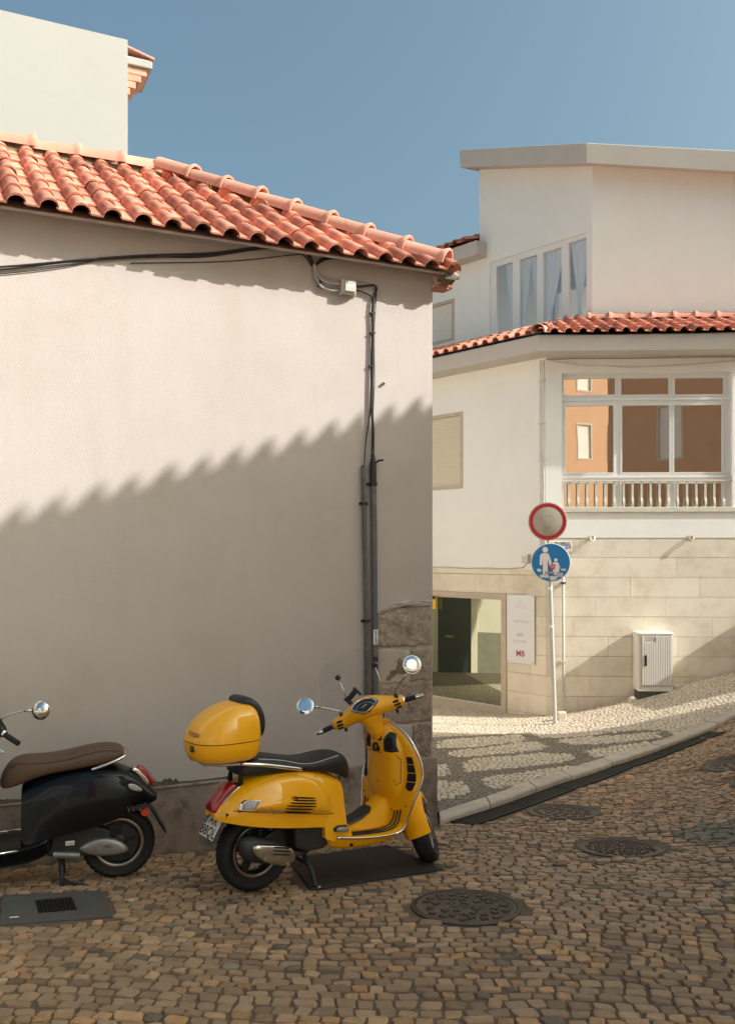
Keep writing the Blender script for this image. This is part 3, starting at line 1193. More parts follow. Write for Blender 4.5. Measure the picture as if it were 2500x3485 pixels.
RA, RN = 1.95, -1.80            # ridge end (along, out)
mb = MB()
zc, zr_ = EZ - .035, roof_z(RN) - .035
zc = roof_z(.01) - .035
P = [LW(.01, .01, zc), LW(7.2, .01, zc), LW(7.2, RN, zr_), LW(RA, RN, zr_), LW(.01, 2 * RN - .01, zc), LW(7.2, 2 * RN - .01, zc)]
mb.add(P, [(0, 1, 2, 3), (0, 3, 4), (3, 2, 5, 4), (1, 0, 4, 5), (1, 5, 2)])
roof = mb.build('roof', M_DARKWOOD, house)
u = -LW.d                       # rightwards along the front
fn = LW.n
ey = (-fn * math.cos(PITCH) + Vector((0, 0, 1)) * math.sin(PITCH))
hipn = (LW.d * (-.682) + fn * (-.732)).normalized()
hip_p = LW(-.10, .24, EZ)
NC = 32
lay_tiles(roof, LW(-.125 + NC * .2095, .245, EZ), u, ey, NC, 7, [(hip_p + hipn * .04, hipn), (LW(0, RN + .03, 5), -fn)], expo=.356)
sn = SW.n
ps = math.atan2(roof_z(RN) - EZ, RA + .24)
ey2 = (-sn * math.cos(ps) + Vector((0, 0, 1)) * math.sin(ps))
lay_tiles(roof, SW(-.262, .105, EZ), SW.d, ey2, 18, 7, [(hip_p - hipn * .04, -hipn), (LW(RA - .03, 0, 5), LW.d)], expo=.356)
zr = roof_z(RN) + .035
lay_ridge(roof, LW(-.04, .17, EZ + .085), LW(RA - .06, RN + .06, zr + .03), .372)
lay_ridge(roof, LW(RA - .10, RN, zr + .02), LW(7.2, RN, zr + .02), .378)
# mortar bedding under the ridge and hip, with ragged edge
mb = MB()
rr = random.Random(11)
for a_, b_, wd, nn in ((LW(.0, .10, EZ + .075), LW(RA, RN, zr - .02), .085, 40), (LW(RA, RN, zr - .035), LW(7.2, RN, zr - .035), .085, 60)):
    dv = (b_ - a_).normalized()
    sd_ = dv.cross(Vector((0, 0, 1))).normalized()
    rg = []
    for i in range(nn + 1):
        p = a_.lerp(b_, i / nn)
        w_ = wd * rr.uniform(.85, 1.12)
        rg.append([p + sd_ * w_ + Vector((0, 0, -.045 + rr.uniform(-.012, .012))), p + sd_ * w_ * .7 + Vector((0, 0, .03)), p - sd_ * w_ * .7 + Vector((0, 0, .03)), p - sd_ * w_ + Vector((0, 0, -.045 + rr.uniform(-.012, .012)))])
    mb.rings(rg)
mb.build('bedding_mortar', M_MORTAR, roof)
# stacked broken tile ends and mortar at the eaves corner
rr = random.Random(21)
for k, (a_, n_, z_, s_) in enumerate(((-.08, .12, 4.375, .11), (-.10, .02, 4.34, .10), (-.05, .17, 4.345, .09), (-.04, .06, 4.30, .10), (-.13, .13, 4.385, .07))):
    mb = MB()
    q = [(a_ - s_ * rr.uniform(.5, .8), n_ - s_ * .6), (a_ + s_ * .6, n_ - s_ * rr.uniform(.4, .7)), (a_ + s_ * .5, n_ + s_ * rr.uniform(.4, .7)), (a_ - s_ * .6, n_ + s_ * .5)]
    mb.prism([LW(x, y, z_ + rr.uniform(-.012, .012)) for x, y in q], (0, 0, .028))
    mb.build('eave_corner_piece', M_TILE if k % 2 else M_MORTAR, roof, bevel=.005)
# a few dry weeds rooted in the ridge mortar
M_WEED = pm('dry_weed', (.42, .30, .14), .8)
for a_, n_, z_ in ((.60, -.30, 4.77), (.52, -.26, 4.75), (1.58, -1.15, 5.25)):
    mb = MB()
    for k in range(3):
        t = rng.uniform(-.04, .04, 2)
        mb.tube([LW(a_ + t[0], n_, z_), LW(a_ + t[0] * 1.5, n_ + t[1] * .6, z_ + .07), LW(a_ + t[0] * 2.2, n_ + t[1], z_ + .13)], .0022, 4)
    mb.build('weed', M_WEED, roof)

# ------------------------------------------------------------------ cables, box, pipes on the front wall
def cable_thing(label, runs, mat, name='wall_cable', ties=()):
    a_, z_ = runs[0][0][0]
    th = thing(name, label, 'cable', LW(a_, 0, z_))
    for pts, r_, n_ in runs:
        mb = MB()
        # smooth the run
        P = [Vector((p[0], p[1])) for p in pts]
        Q = []
        for i in range(len(P) - 1):
            p0, p1, p2, p3 = P[max(0, i - 1)], P[i], P[i + 1], P[min(len(P) - 1, i + 2)]
            for k in range(6):
                t = k / 6
                Q.append(.5 * ((2 * p1) + (-p0 + p2) * t + (2 * p0 - 5 * p1 + 4 * p2 - p3) * t * t + (-p0 + 3 * p1 - 3 * p2 + p3) * t ** 3))
        Q.append(P[-1])
        mb.tube([LW(q.x, n_, q.y) for q in Q], r_, 6)
        mb.build('cable', mat, th, smooth=True)
    for a0, z0 in ties:
        mb = MB()
        mb.box(LW, a0 - .022, a0 + .022, .0, .034, z0 - .005, z0 + .005)
        mb.build('cable_tie', M_BLACK, th)
    return th


cable_thing('bundle of black cables running left below the eave of the near house',
            [([(1.082, 4.378), (1.133, 4.467), (1.20, 4.505), (1.472, 4.463), (1.90, 4.352), (2.384, 4.268), (2.841, 4.172), (3.375, 4.05), (4.2, 3.9), (5.4, 3.7)], .008, .026),
             ([(1.09, 4.36), (1.145, 4.455), (1.25, 4.49), (1.5, 4.45), (1.95, 4.33), (2.5, 4.235), (2.95, 4.14), (3.4, 4.03), (4.2, 3.88), (5.4, 3.68)], .006, .020),
             ([(1.10, 4.37), (1.16, 4.44), (1.30, 4.475), (1.55, 4.43), (2.0, 4.31), (2.55, 4.24), (3.0, 4.10), (3.45, 3.99), (4.2, 3.84), (5.4, 3.64)], .004, .012),
             ([(.965, 4.473), (1.184, 4.448), (1.594, 4.35), (1.9, 4.29), (2.5, 4.20)], .0035, .010)], M_CABLE)
cable_thing('black cable arcing under the eave to the right of the junction box',
            [([(1.082, 4.354), (1.017, 4.425), (.912, 4.464), (.78, 4.478), (.564, 4.485), (.143, 4.485)], .009, .03),
             ([(1.077, 4.35), (1.03, 4.40), (.95, 4.44), (.80, 4.46), (.5, 4.47)], .006, .02)], M_CABLE)
cable_thing('grey sheathed cables curving into the junction box',
            [([(1.082, 4.378), (1.073, 4.29), (1.026, 4.211), (.943, 4.188), (.868, 4.194)], .011, .035),
             ([(1.078, 4.37), (1.05, 4.29), (1.0, 4.25), (.943, 4.237), (.868, 4.246)], .012, .04),
             ([(1.063, 4.331), (.98, 4.292), (.839, 4.288), (.672, 4.297), (.575, 4.287), (.531, 4.255)], .003, .02)], M_CABLEG, ties=((1.03, 4.25), (1.02, 4.215)))
jb = thing('junction_box', 'small grey plastic junction box on the sunlit wall under the eave', 'junction box', LW(.80, 0, 4.22))
mb = MB()
mb.box(LW, .735, .862, .03, .075, 4.168, 4.282)
mb.build('box_body', M_BOXG, jb, bevel=.008)
mb = MB()
mb.box(LW, .745, .840, .076, .094, 4.182, 4.270)
mb.build('lid', M_BOXG, jb, bevel=.004)
mb = MB()
mb.box(LW, .765, .820, .0945, .0955, 4.218, 4.236)
mb.build('label_strip', M_WFRAME, jb)
for da in (.742, .855):
    for dz in (4.172, 4.278):
        mb = MB()
        mb.box(LW, da - .010, da + .010, .0, .05, dz - .010, dz + .010)
        mb.build('lug', M_BOXG, jb, bevel=.003)
cable_thing('cable run dropping from the junction box down the wall to the grey pipes',
            [([(.73, 4.243), (.657, 4.257), (.565, 4.277), (.533, 4.252), (.555, 4.19), (.567, 4.09), (.565, 3.897), (.571, 3.66), (.579, 3.3), (.573, 3.076), (.58, 2.83)], .008, .03),
             ([(.73, 4.221), (.648, 4.21), (.575, 4.179), (.572, 4.08), (.572, 3.9), (.578, 3.66), (.585, 3.27), (.624, 3.03), (.642, 2.80)], .005, .022),
             ([(.545, 4.26), (.540, 4.20), (.556, 4.09), (.556, 3.9), (.560, 3.66), (.566, 3.27), (.558, 3.077), (.558, 2.82)], .006, .024),
             ([(.528, 4.25), (.535, 4.15), (.550, 3.9), (.548, 3.5), (.552, 3.43), (.565, 3.11)], .003, .02)], M_CABLE, ties=((.567, 4.05), (.567, 3.89), (.575, 3.62)))


def pipe_thing(label, pts, r_, clamps, cap, stickers=()):
    th = thing('wall_pipe', label, 'pipe', LW(pts[-1][0], 0, pts[-1][1]), 'grey pipes on the front wall')
    mb = MB()
    mb.tube([LW(a_, r_ + .012, z_) for a_, z_ in pts], r_, 14)
    mb.build('pipe', M_PVC, th, smooth=True, angle=50)
    for a_, z_ in clamps:
        mb = MB()
        mb.lathe([(-.012, r_ + .001), (-.012, r_ + .006), (.012, r_ + .006), (.012, r_ + .001)], LW(a_, r_ + .012, z_), (0, 0, 1), 16)
        mb.box(LW, a_ - r_ - .022, a_ + r_ + .022, .0, .010, z_ - .010, z_ + .010)
        mb.build('clamp', M_BLACK, th)
    if cap:
        a_, z_ = pts[0]
        mb = MB()
        mb.lathe([(-.16, r_ + .002), (.02, r_ + .003), (.06, r_ * .8), (.10, r_ * .5)], LW(a_, r_ + .012, z_), (0, 0, 1), 14, caps=True)
        mb.tube([LW(a_ - .01, .06, z_ + .03), LW(a_ - .04, .07, z_ + .05), LW(a_ - .075, .07, z_ + .055)], .009, 6)
        mb.build('black_sleeve', M_BLACK, th, smooth=True, angle=50)
    return th


pipe_thing('thin grey pipe on the wall, left of the thicker one', [(.651, 2.81), (.641, 2.268), (.627, 1.70), (.620, 1.30), (.620, .62)], .0165, [(.642, 2.50), (.625, 1.55)], False)
tp_ = pipe_thing('thick grey pipe on the wall with stickers and a black sleeve on top', [(.570, 2.80), (.562, 2.269), (.558, 1.70), (.555, 1.30), (.551, .62)], .026, [(.567, 2.66)], True)
mb = MB()
for k in range(5):
    t0, t1 = R(40 + 24 * k), R(64 + 24 * k)
    def cp(t, z_):
        return LW(.5555 + .0268 * math.cos(t), .038 + .0268 * math.sin(t), z_)
    mb.add([cp(t0, 1.36), cp(t1, 1.36), cp(t1, 1.48), cp(t0, 1.48)], [(0, 1, 2, 3)])
mb.build('sticker', M_WFRAME, tp_)
lettering('JESENTOPE', .021, LW(.5555, .0655, 1.42), (0, 0, 1), LW.d, pm('ink_red', (.10, .01, .015), .6), tp_, .0006, bold=.0006)
mb = MB()
for k in range(5):
    t0, t1 = R(40 + 24 * k), R(64 + 24 * k)
    mb.add([cp(t0, 1.16), cp(t1, 1.16), cp(t1, 1.26), cp(t0, 1.26)], [(0, 1, 2, 3)])
mb.build('sticker', M_BLACK, tp_)
lettering('Klo', .030, LW(.556, .0656, 1.21), -LW.d, (0, 0, 1), M_WFRAME, tp_, .0006)
# old plug left in the render
mb = MB()
mb.tube([LW(.455, 0, 3.494), LW(.46, .03, 3.492)], .012, 8)
tag(mb.build('wall_plug', M_PATCH, smooth=True), 'small plug stub in the sunlit wall right of the cables', 'wall plug')

# ================================================================== tall white house behind
tall = thing('tall_house', 'plain tall white house rising behind the near tiled roof', 'house', LW(4, -4, 0))
mb = MB()
mb.box(LW, 1.80, 8.5, -9, -4.0, -1, 8.05)
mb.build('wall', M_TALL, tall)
eave = MB()
eave.box(LW, 1.49, 1.797, -4.75, -4.12, 7.84, 7.935)
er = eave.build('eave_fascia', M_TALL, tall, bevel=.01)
mb = MB()
mb.prism([LW(1.47, -4.10, 7.938), LW(1.797, -4.10, 8.02), LW(1.797, -4.77, 8.02), LW(1.47, -4.77, 7.938)], (0, 0, .03))
mb.build('eave_tiles', M_TILE2, tall, bevel=.008)
for k in range(4):
    for j in range(1):
        mb = MB()
        a0 = 1.55 + k * .064
        mb.box(LW, a0, 1.797, -4.16 - j * .33 - .32, -4.16 - j * .33, 7.755 - k * .085, 7.834 - k * .085)
        mb.build('corbel_brick', M_TILE2, tall, bevel=.006)

# ================================================================== the corner building up the street
bld = thing('corner_building', 'white corner building with stone base, enclosed balcony and tiled eaves', 'building', (2.876, 14.6, -.6))
SOF, FTOP = 5.265, 5.515
BAY = (.258, 2.956, 2.755, 5.0)
mb = holed_wall(FA, 0, 6.0, 2.345, SOF + .1, [BAY], 0, .22)
mb.build('wall', M_WHITE, bld)
SHOP = (.802, 3.4, -.66, 1.41)
WIN1 = (1.778, 2.75, 3.24, 4.598)
mb = holed_wall(WG, 0, 9, 1.80, SOF + .1, [WIN1], 0, .14)
mb.build('wall', M_WHITE, bld)
mb = holed_wall(WG, .0, 9, -1.8, 1.80, [SHOP], -.022, .2)
backw = mb.build('stone_base', M_CLADJ, bld)
mb = holed_wall(FA, .0, 6, -1.8, 2.345, [], -.022, .2)
backf = mb.build('stone_base', M_CLADJ, bld)


def panel(fr, a0, a1, z0, z1, par, n1=-.007):
    mb = MB()
    g_ = .0032
    mb.box(fr, a0 + .0012, a1 - .0012, -.05, n1 + rng.normal() * .0006, z0 + g_, z1 - g_)
    mb.build('stone_panel', M_CLAD, par, bevel=.002)


FC = [2.343, 2.029, 1.710, 1.391, 1.073, .753, .434, .112, -.214, -.54, -.9]
for r_, (z1, z0) in enumerate(zip(FC[:-1], FC[1:])):
    off = (.55, .98, .25, .80, .45, 1.0, .3, .7, .5, .9)[r_]
    cuts = [0.0] + [off + 1.1 * k for k in range(6) if off + 1.1 * k < 5.6] + [6.0]
    for a0, a1 in zip(cuts[:-1], cuts[1:]):
        panel(FA, a0, a1, z0, z1, backf)
WC = [1.737, 1.391, 1.069, .751, .433, .112, -.21, -.532, -.86, -1.2]
for r_, (z1, z0) in enumerate(zip(WC[:-1], WC[1:])):
    if z1 > 1.5:
        cuts = [0.0, .55, 1.25, 1.95, 2.7, 3.4, 4.2, 5, 6, 7, 8, 9]
        cuts = [0, .42, .95, 1.5, 2.05, 2.6, 3.2, 4.2, 5, 6, 7, 8, 9]
        for a0, a1 in zip(cuts[:-1], cuts[1:]):
            if a1 <= SHOP[0] or a0 > SHOP[1]:
                panel(WG, a0, a1, z0, z1, backw)
            else:
                panel(WG, a0, a1, SHOP[3] + .002, z1, backw)
    else:
        zt, zb = z1, z0
        off = (.34, .52, .22, .45, .30, .5, .38, .42, .5)[r_ % 9]
        for a0, a1 in ((0.0, off), (off, SHOP[0])):
            panel(WG, a0, a1, zb, zt, backw)
        if zb < SHOP[2]:
            zt2 = min(zt, SHOP[2] - .002)
            for a0 in (SHOP[0], 1.45, 2.1, 2.75):
                panel(WG, a0, a0 + .65 if a0 > .9 else 1.45, zb, zt2, backw)
        for a0 in (3.4, 4.2, 5.0, 5.8, 6.6, 7.4):
            panel(WG, a0, a0 + .8, zb, zt, backw)
mb = MB()
mb.box(WG, -.02, 9, -.02, .022, 1.741, 1.825)
mb.build('stone_band', M_CLAD, bld, bevel=.006)

# shop window
sf = holed_wall(WG, SHOP[0], SHOP[1], SHOP[2], SHOP[3], [(.905, 3.3, -.53, 1.33)], .022, .09)
sw = sf.build('shop_window', M_STONEFR, bld)
mb = MB()
mb.box(WG, .775, 3.4, .0225, .07, -.70, -.645)
mb.build('sill', M_STONEFR, sw, bevel=.006)
mb = MB()
mb.box(WG, .905, 3.3, -.075, -.06, -.53, 1.33)
mb.build('pane', M_GLS, sw)
mb = holed_wall(WG, .907, 3.298, -.528, 1.328, [(.935, 3.28, -.50, 1.305)], -.03, .025)
mb.build('inner_frame', M_RAIL, sw)
mb = MB()
mb.box(WG, 2.418, 2.50, .0225, .030, 1.08, 1.335)
ys = tag(mb.build('alarm_sign', pm('sign_yellow', (.80, .50, .03), .5), bevel=.003), 'small yellow and black sign beside the house corner, above the shop window', 'sign')
mb = MB()
mb.box(WG, 2.422, 2.495, .0302, .031, 1.26, 1.32)
mb.build('dark_field', M_BLACK, ys)

# shuttered windows of the wing
def shutter_window(fr, a0, a1, z0, z1, par, mat, n0=0., fw_=.06):
    fm = holed_wall(fr, a0, a1, z0, z1, [(a0 + fw_, a1 - fw_, z0 + fw_, z1 - fw_)], n0 + .012, .09)
    w_ = fm.build('window', M_STONEFR, par)
    mb = MB()
    n_ = int((z1 - z0 - 2 * fw_) / .045)
    rg = []
    for i in range(n_):
        za = z0 + fw_ + i * .045
        rg += [[fr(a0 + fw_, n0 - .045, za), fr(a1 - fw_, n0 - .045, za)], [fr(a0 + fw_, n0 - .037, za + .006), fr(a1 - fw_, n0 - .037, za + .006)],
               [fr(a0 + fw_, n0 - .037, za + .039), fr(a1 - fw_, n0 - .037, za + .039)]]
    rg.append([fr(a0 + fw_, n0 - .045, z1 - fw_), fr(a1 - fw_, n0 - .045, z1 - fw_)])
    mb.rings(rg, caps=False, closed=False)
    mb.build('roller_shutter', mat, w_)
    return w_


shutter_window(WG, WIN1[0] + .001, WIN1[1] - .001, WIN1[2] + .001, WIN1[3] - .001, bld, M_SHUT2)

# enclosed balcony window
panes = [(.303, 1.124, 4.668, 4.932), (1.221, 1.976, 4.662, 4.926), (2.075, 2.844, 4.658, 4.922),
         (.331, 1.100, 3.405, 4.490), (1.236, 1.991, 3.405, 4.488), (2.063, 2.820, 3.405, 4.486),
         (.303, 1.124, 2.845, 3.232), (1.227, 1.956, 2.845, 3.228), (2.090, 2.817, 2.845, 3.222)]
bm_ = holed_wall(FA, BAY[0] + .001, BAY[1] - .001, BAY[2] + .085, BAY[3] - .001, panes, -.085, .045)
bay = bm_.build('bay_window', M_WFRAME, bld, bevel=0)
for i, (a0, a1, z0, z1) in enumerate(panes):
    mb = MB()
    # panes turned a touch on purpose so they mirror the sunlit ochre house
    nl, nr = -.1265, -.1265 + (a1 - a0) * .033
    mb.hexa([FA(a0 + .001, nl, z0 + .001), FA(a1 - .001, nr, z0 + .001), FA(a1 - .001, nr + .006, z0 + .001), FA(a0 + .001, nl + .006, z0 + .001),
             FA(a0 + .001, nl, z1 - .001), FA(a1 - .001, nr, z1 - .001), FA(a1 - .001, nr + .006, z1 - .001), FA(a0 + .001, nl + .006, z1 - .001)])
    mb.build('pane', M_GLB, bay)
    mb = MB()
    e_ = .022
    for q in ((a0 - e_, a1 + e_, z1 + .001, z1 + e_), (a0 - e_, a1 + e_, z0 - e_, z0 - .001), (a0 - e_, a0 - .001, z0 - .001, z1 + .001), (a1 + .001, a1 + e_, z0 - .001, z1 + .001)):
        mb.box(FA, q[0], q[1], -.085, -.072, q[2], q[3])
    mb.build('sash', M_WFRAME, bay)
for z_ in (4.585, 3.335):
    mb = MB()
    mb.box(FA, BAY[0] + .002, BAY[1] - .002, -.084, -.060, z_ - .018, z_ + .018)
    mb.build('transom', M_WFRAME, bay, bevel=.003)
mb = MB()
mb.box(FA, BAY[0] - .012, 3.25, -.2, .030, 2.757, 2.838)
mb.build('balcony_sill', M_RAIL, bld, bevel=.006)
mb = MB()
mb.box(FA, BAY[0], 3.2, -.055, -.018, 3.252, 3.275)
rail = mb.build('balcony_rail', M_RAIL, bld, bevel=.004)
BAL = [.379, .525, .668, .813, .958, 1.100, 1.251, 1.392, 1.536, 1.680, 1.821, 1.964, 2.105, 2.254, 2.402, 2.545, 2.684, 2.832]
for a_ in BAL:
    prof = [(-.036, 3.252), (-.036, 3.0), (-.010, 2.93), (-.006, 2.88), (-.03, 2.84)]
    mb = MB()
    mb.rings([[FA(a_ - .017, n_ - .006, z_), FA(a_ + .017, n_ - .006, z_), FA(a_ + .017, n_ + .006, z_), FA(a_ - .017, n_ + .006, z_)] for n_, z_ in prof])
    mb.build('baluster', M_RAIL, rail)


# eaves slab over the first floor, mitred at the corner
def corner_pt(n1, n2):
    """plan point at distance n1 out of the street front and n2 out of the wing"""
    A = np.array([[FA.n.x, FA.n.y], [WG.n.x, WG.n.y]])
    b = np.array([FA.P @ FA.n.xy + n1, WG.P @ WG.n.xy + n2])
    s_ = np.linalg.solve(A, b)
    return Vector((s_[0], s_[1], 0))


def at_z(v, z):
    return Vector((v.x, v.y, z))


EO = .44
mb = MB()
poly = [WG(9, EO, SOF), at_z(corner_pt(EO, EO), SOF), FA(3.5, EO, SOF), FA(3.5, -.8, SOF), at_z(corner_pt(-.8, -.8), SOF), WG(9, -.8, SOF)]
mb.prism(poly, (0, 0, FTOP - SOF))
mb.build('eaves_slab', M_FASCIA, bld, bevel=.006)
# low tiled roof between the eaves and the set-back storey
LP = R(21)
def up_at(v):
    return Vector((v.x, v.y, 0))


mb = MB()
c0 = at_z(corner_pt(EO + .02, EO + .02), FTOP + .002)
c1 = at_z(corner_pt(-1.1, -1.1), FTOP + 1.45 * math.tan(LP) - .03)
mb.add([c0, FA(3.5, EO + .02, FTOP + .002), FA(3.5, -1.5, FTOP + 1.85 * math.tan(LP) - .03), FA(.6, -1.5, FTOP + 1.85 * math.tan(LP) - .03), c1,
        WG(9, -1.1, FTOP + 1.45 * math.tan(LP) - .03), WG(9, EO + .02, FTOP + .002)], [(0, 1, 2, 3, 4), (0, 4, 5, 6)])
low = mb.build('eaves_roof', M_DARKWOOD, bld)
eyF = -FA.n * math.cos(LP) + Vector((0, 0, 1)) * math.sin(LP)
eyW = -WG.n * math.cos(LP) + Vector((0, 0, 1)) * math.sin(LP)
cmit = corner_pt(EO, EO)
mdir = (corner_pt(-1, -1) - cmit)
mdir.normalize()
mnF = Vector((mdir.y, -mdir.x, 0))
if mnF.dot(FA.d) > 0:
    mnF = -mnF               # points towards the wing
lay_tiles(low, FA(-.75, EO + .07, FTOP + .015), FA.d, eyF, 20, 5, [(cmit - mnF * .03, mnF), (FA(3.5, 0, 0), FA.d)], w=.2205, scale=1.05, expo=.37)
lay_tiles(low, WG(6.5, EO + .07, FTOP + .015), -WG.d, eyW, 33, 3, [(cmit + mnF * .03, -mnF)], w=.2205, scale=1.05, expo=.37)
lay_ridge(low, at_z(corner_pt(EO + .02, EO + .02), FTOP + .07), at_z(corner_pt(-1.0, -1.0), FTOP + .07 + 1.02 * math.tan(LP)), .30, RIDGE_SM)
lay_ridge(low, at_z(UF(-.1, .12, 0), 6.13), at_z(UF(3.4, .12, 0), 6.02), .36, RIDGE_SM)

# set-back upper storey with its tilted roof slab
UWIN = (.119, 2.295, 6.05, 7.67)
mb = holed_wall(UW, 0, 2.55, 5.3, 8.70, [UWIN], 0, .2)
mb.prism([UW(0, 0, 8.70), UW(2.55, 0, 8.70), UW(2.55, 0, 9.53), UW(0, 0, 8.79)], -UW.n * .3)
mb.build('upper_wall', M_WHITE, bld)
mb = MB()
mb.prism([UF(0, 0, 5.3), UF(7, 0, 5.3), UF(7, 0, 8.79 - 7 * .13 + .02), UF(0, 0, 8.79)], -UF.n * .25)
mb.build('upper_wall', M_WHITE, bld)
mb = MB()
mb.prism([UW(2.55, -.302, 5.3), UW(2.55, -5, 5.3), UW(2.55, -5, 9.9), UW(2.55, -.302, 9.53)], -UW.d * .2)
mb.build('upper_wall', M_WHITE, bld)
gx, gy = -.0782, .3205


def slab_z(p, z0):
    return z0 + gx * (p.x - UP[0]) + gy * (p.y - UP[1])


A_ = np.array([[UF.n.x, UF.n.y], [UW.n.x, UW.n.y]])
b_ = np.array([UF.P @ UF.n.xy + .35, UW.P @ UW.n.xy + .35])
oc = np.linalg.solve(A_, b_)
plan = [UW(2.74, .35, 0), Vector((oc[0], oc[1], 0)), UF(7, .35, 0), UF(7, -5, 0), UW(3.0, -5, 0)]
mb = MB()
bot = [at_z(p, slab_z(p, 8.785)) for p in plan]
top = [at_z(p, slab_z(p, 9.13)) for p in plan]
n = len(plan)
mb.add(bot + top, [tuple(range(n))[::-1], tuple(range(n, 2 * n))] + [(i, (i + 1) % n, n + (i + 1) % n, n + i) for i in range(n)])
mb.build('roof_slab', M_FASCIA, bld, bevel=.01)

upanes = [(.127, .509, 6.06, 7.60), (.66, 1.058, 6.06, 7.56), (1.199, 1.595, 6.06, 7.56), (1.761, 2.154, 6.06, 7.56)]
mb = holed_wall(UW, UWIN[0] + .001, UWIN[1] - .001, UWIN[2] + .001, UWIN[3] - .001, upanes, -.03, .06)
uw = mb.build('upper_window', M_WFRAME, bld)
for a0, a1, z0, z1 in upanes:
    mb = MB()
    mb.box(UW, a0 + .001, a1 - .001, -.075, -.07, z0 + .001, z1 - .001)
    mb.build('pane', M_GLU, uw)
mb = holed_wall(UW, .02, 2.5, 5.6, 8.3, [(.25, 1.2, 6.0, 7.5), (1.35, 2.3, 6.0, 7.5)], -2.1, .12)
mb.box(UW, .02, 2.5, -2.1, -.25, 5.5, 5.6)
mb.build('room', M_ROOM, bld)


_t = M_CURT.node_tree
_tl = _t.nodes.new('ShaderNodeBsdfTranslucent')
_tl.inputs['Color'].default_value = (.9, .9, .88, 1)
_ms = _t.nodes.new('ShaderNodeMixShader')
_ms.inputs[0].default_value = .35
_t.links.new(_t.nodes['Principled BSDF'].outputs[0], _ms.inputs[1])
_t.links.new(_tl.outputs[0], _ms.inputs[2])
_t.links.new(_ms.outputs[0], _t.nodes['Material Output'].inputs['Surface'])


def curtain(a0, a1, zt, tie_z, tie_a, spread):
    """hanging drape gathered towards tie_a at tie_z"""
    mb = MB()
    rg = []
    for i in range(15):
        t = i / 14
        z_ = zt + (6.0 - zt) * t
        tt = abs(z_ - tie_z) / (zt - tie_z) if z_ > tie_z else (tie_z - z_) / .5
        k_ = min(1, max(.14, tt ** .8)) if z_ > tie_z else min(.45, .14 + tt * .35)
        rr_ = []
        for j in range(19):
            q_ = j / 18
            a_ = a0 + (a1 - a0) * q_
            a_ = tie_a + (a_ - tie_a) * k_
            rr_.append(UW(a_, -.11 + .02 * math.sin(q_ * 30) * (.4 + .6 * k_), z_))
        rg.append(rr_)
    mb.rings(rg, caps=False, closed=False)
    return mb.build('curtain', M_CURT, uw, smooth=True)


curtain(.10, .53, 7.58, 6.45, .34, 1)
curtain(.64, 1.10, 7.56, 6.1, 1.08, 1)
curtain(1.18, 1.42, 7.56, 6.1, 1.18, 1)
curtain(1.38, 1.62, 7.56, 6.0, 1.62, 1)
curtain(1.74, 2.0, 7.56, 5.9, 1.74, 1)

# lower rear wing with its own eaves and tiles
W2 = (3.20, 4.1, 6.33, 7.17)
mb = holed_wall(UW, 2.552, 9, 5.3, 7.80, [W2], 0, .12)
mb.build('rear_wall', M_WHITE, bld)
shutter_window(UW, W2[0] + .001, W2[1] - .001, W2[2] + .001, W2[3] - .001, bld, M_SHUT)
mb = MB()
mb.box(UW, 2.36, 9, .002, .30, 7.775, 8.045)
mb.box(UW, 2.556, 9, -3, .001, 7.802, 8.04)
mb.build('rear_eaves', M_FASCIA, bld, bevel=.008)
mb = MB()
mb.add([UW(2.56, .33, 8.05), UW(9, .33, 8.05), UW(9, -2.4, 8.05 + 2.7 * .36), UW(2.56, -2.4, 8.05 + 2.7 * .36)], [(0, 1, 2, 3)])
rr2 = mb.build('rear_roof', M_DARKWOOD, bld)
ey3 = (-UW.n + Vector((0, 0, .36))).normalized()
lay_tiles(rr2, UW(5.65, .38, 8.065), -UW.d, ey3, 14, 5, [(UW(2.565, 0, 8), -UW.d)], w=.2205, scale=1.05, expo=.37)
lay_ridge(rr2, UW(2.6, -1.45, 8.77), UW(6, -1.45, 8.77), .37, RIDGE_SM)

# service cables under the eaves, small wall lamp box, street plaque, brackets, conduit
sv = thing('facade_cable', 'thin cables strung under the eaves of the corner building', 'cable', FA(1, 0, 5.2))
for pts, r_ in (([(0, 5.225), (.4, 5.235), (1.4, 5.228), (2.4, 5.238), (3.4, 5.232)], .010), ([(.05, 5.20), (.5, 5.14), (1.3, 5.085), (2.2, 5.11), (3.4, 5.20)], .005),
                ([(.1, 5.21), (.7, 5.12), (1.6, 5.095), (2.6, 5.15), (3.4, 5.21)], .004)):
    mb = MB()
    mb.tube([FA(a_, .02, z_) for a_, z_ in pts], r_, 6)
    mb.build('cable', M_RAIL if r_ < .008 else M_CABLEG, sv, smooth=True)
sv2 = thing('facade_cable', 'cables running down the white corner from the eaves to the road sign', 'cable', WG(.04, 0, 3))
for da, r_ in ((.02, .008), (.06, .006), (.10, .006)):
    mb = MB()
    mb.tube([WG(da, .015, 5.22), WG(da + .01, .015, 4.4), WG(da, .015, 3.4), WG(da + .005, .015, 2.1)], r_, 6)
    mb.build('cable', M_SHUT, sv2, smooth=True)
for z_ in (4.9, 4.2, 3.6, 2.9):
    mb = MB()
    mb.box(WG, .0, .12, .0, .026, z_ - .012, z_ + .012)
    mb.build('clip', M_RAIL, sv2)
sv3 = thing('facade_cable', 'loose cable sagging along the stone band of the wing', 'cable', WG(1, 0, 1.85))
mb = MB()
mb.tube([WG(a_, .012, z_) for a_, z_ in ((.30, 2.0), (.45, 1.86), (.8, 1.835), (1.2, 1.845), (1.7, 1.832), (2.2, 1.85), (3, 1.84))], .008, 6)
mb.build('cable', M_STONEFR, sv3, smooth=True)
lb = thing('wall_box', 'small weathered grey box on the wing, left of the blue sign', 'wall box', WG(.38, 0, 1.98))
mb = MB()
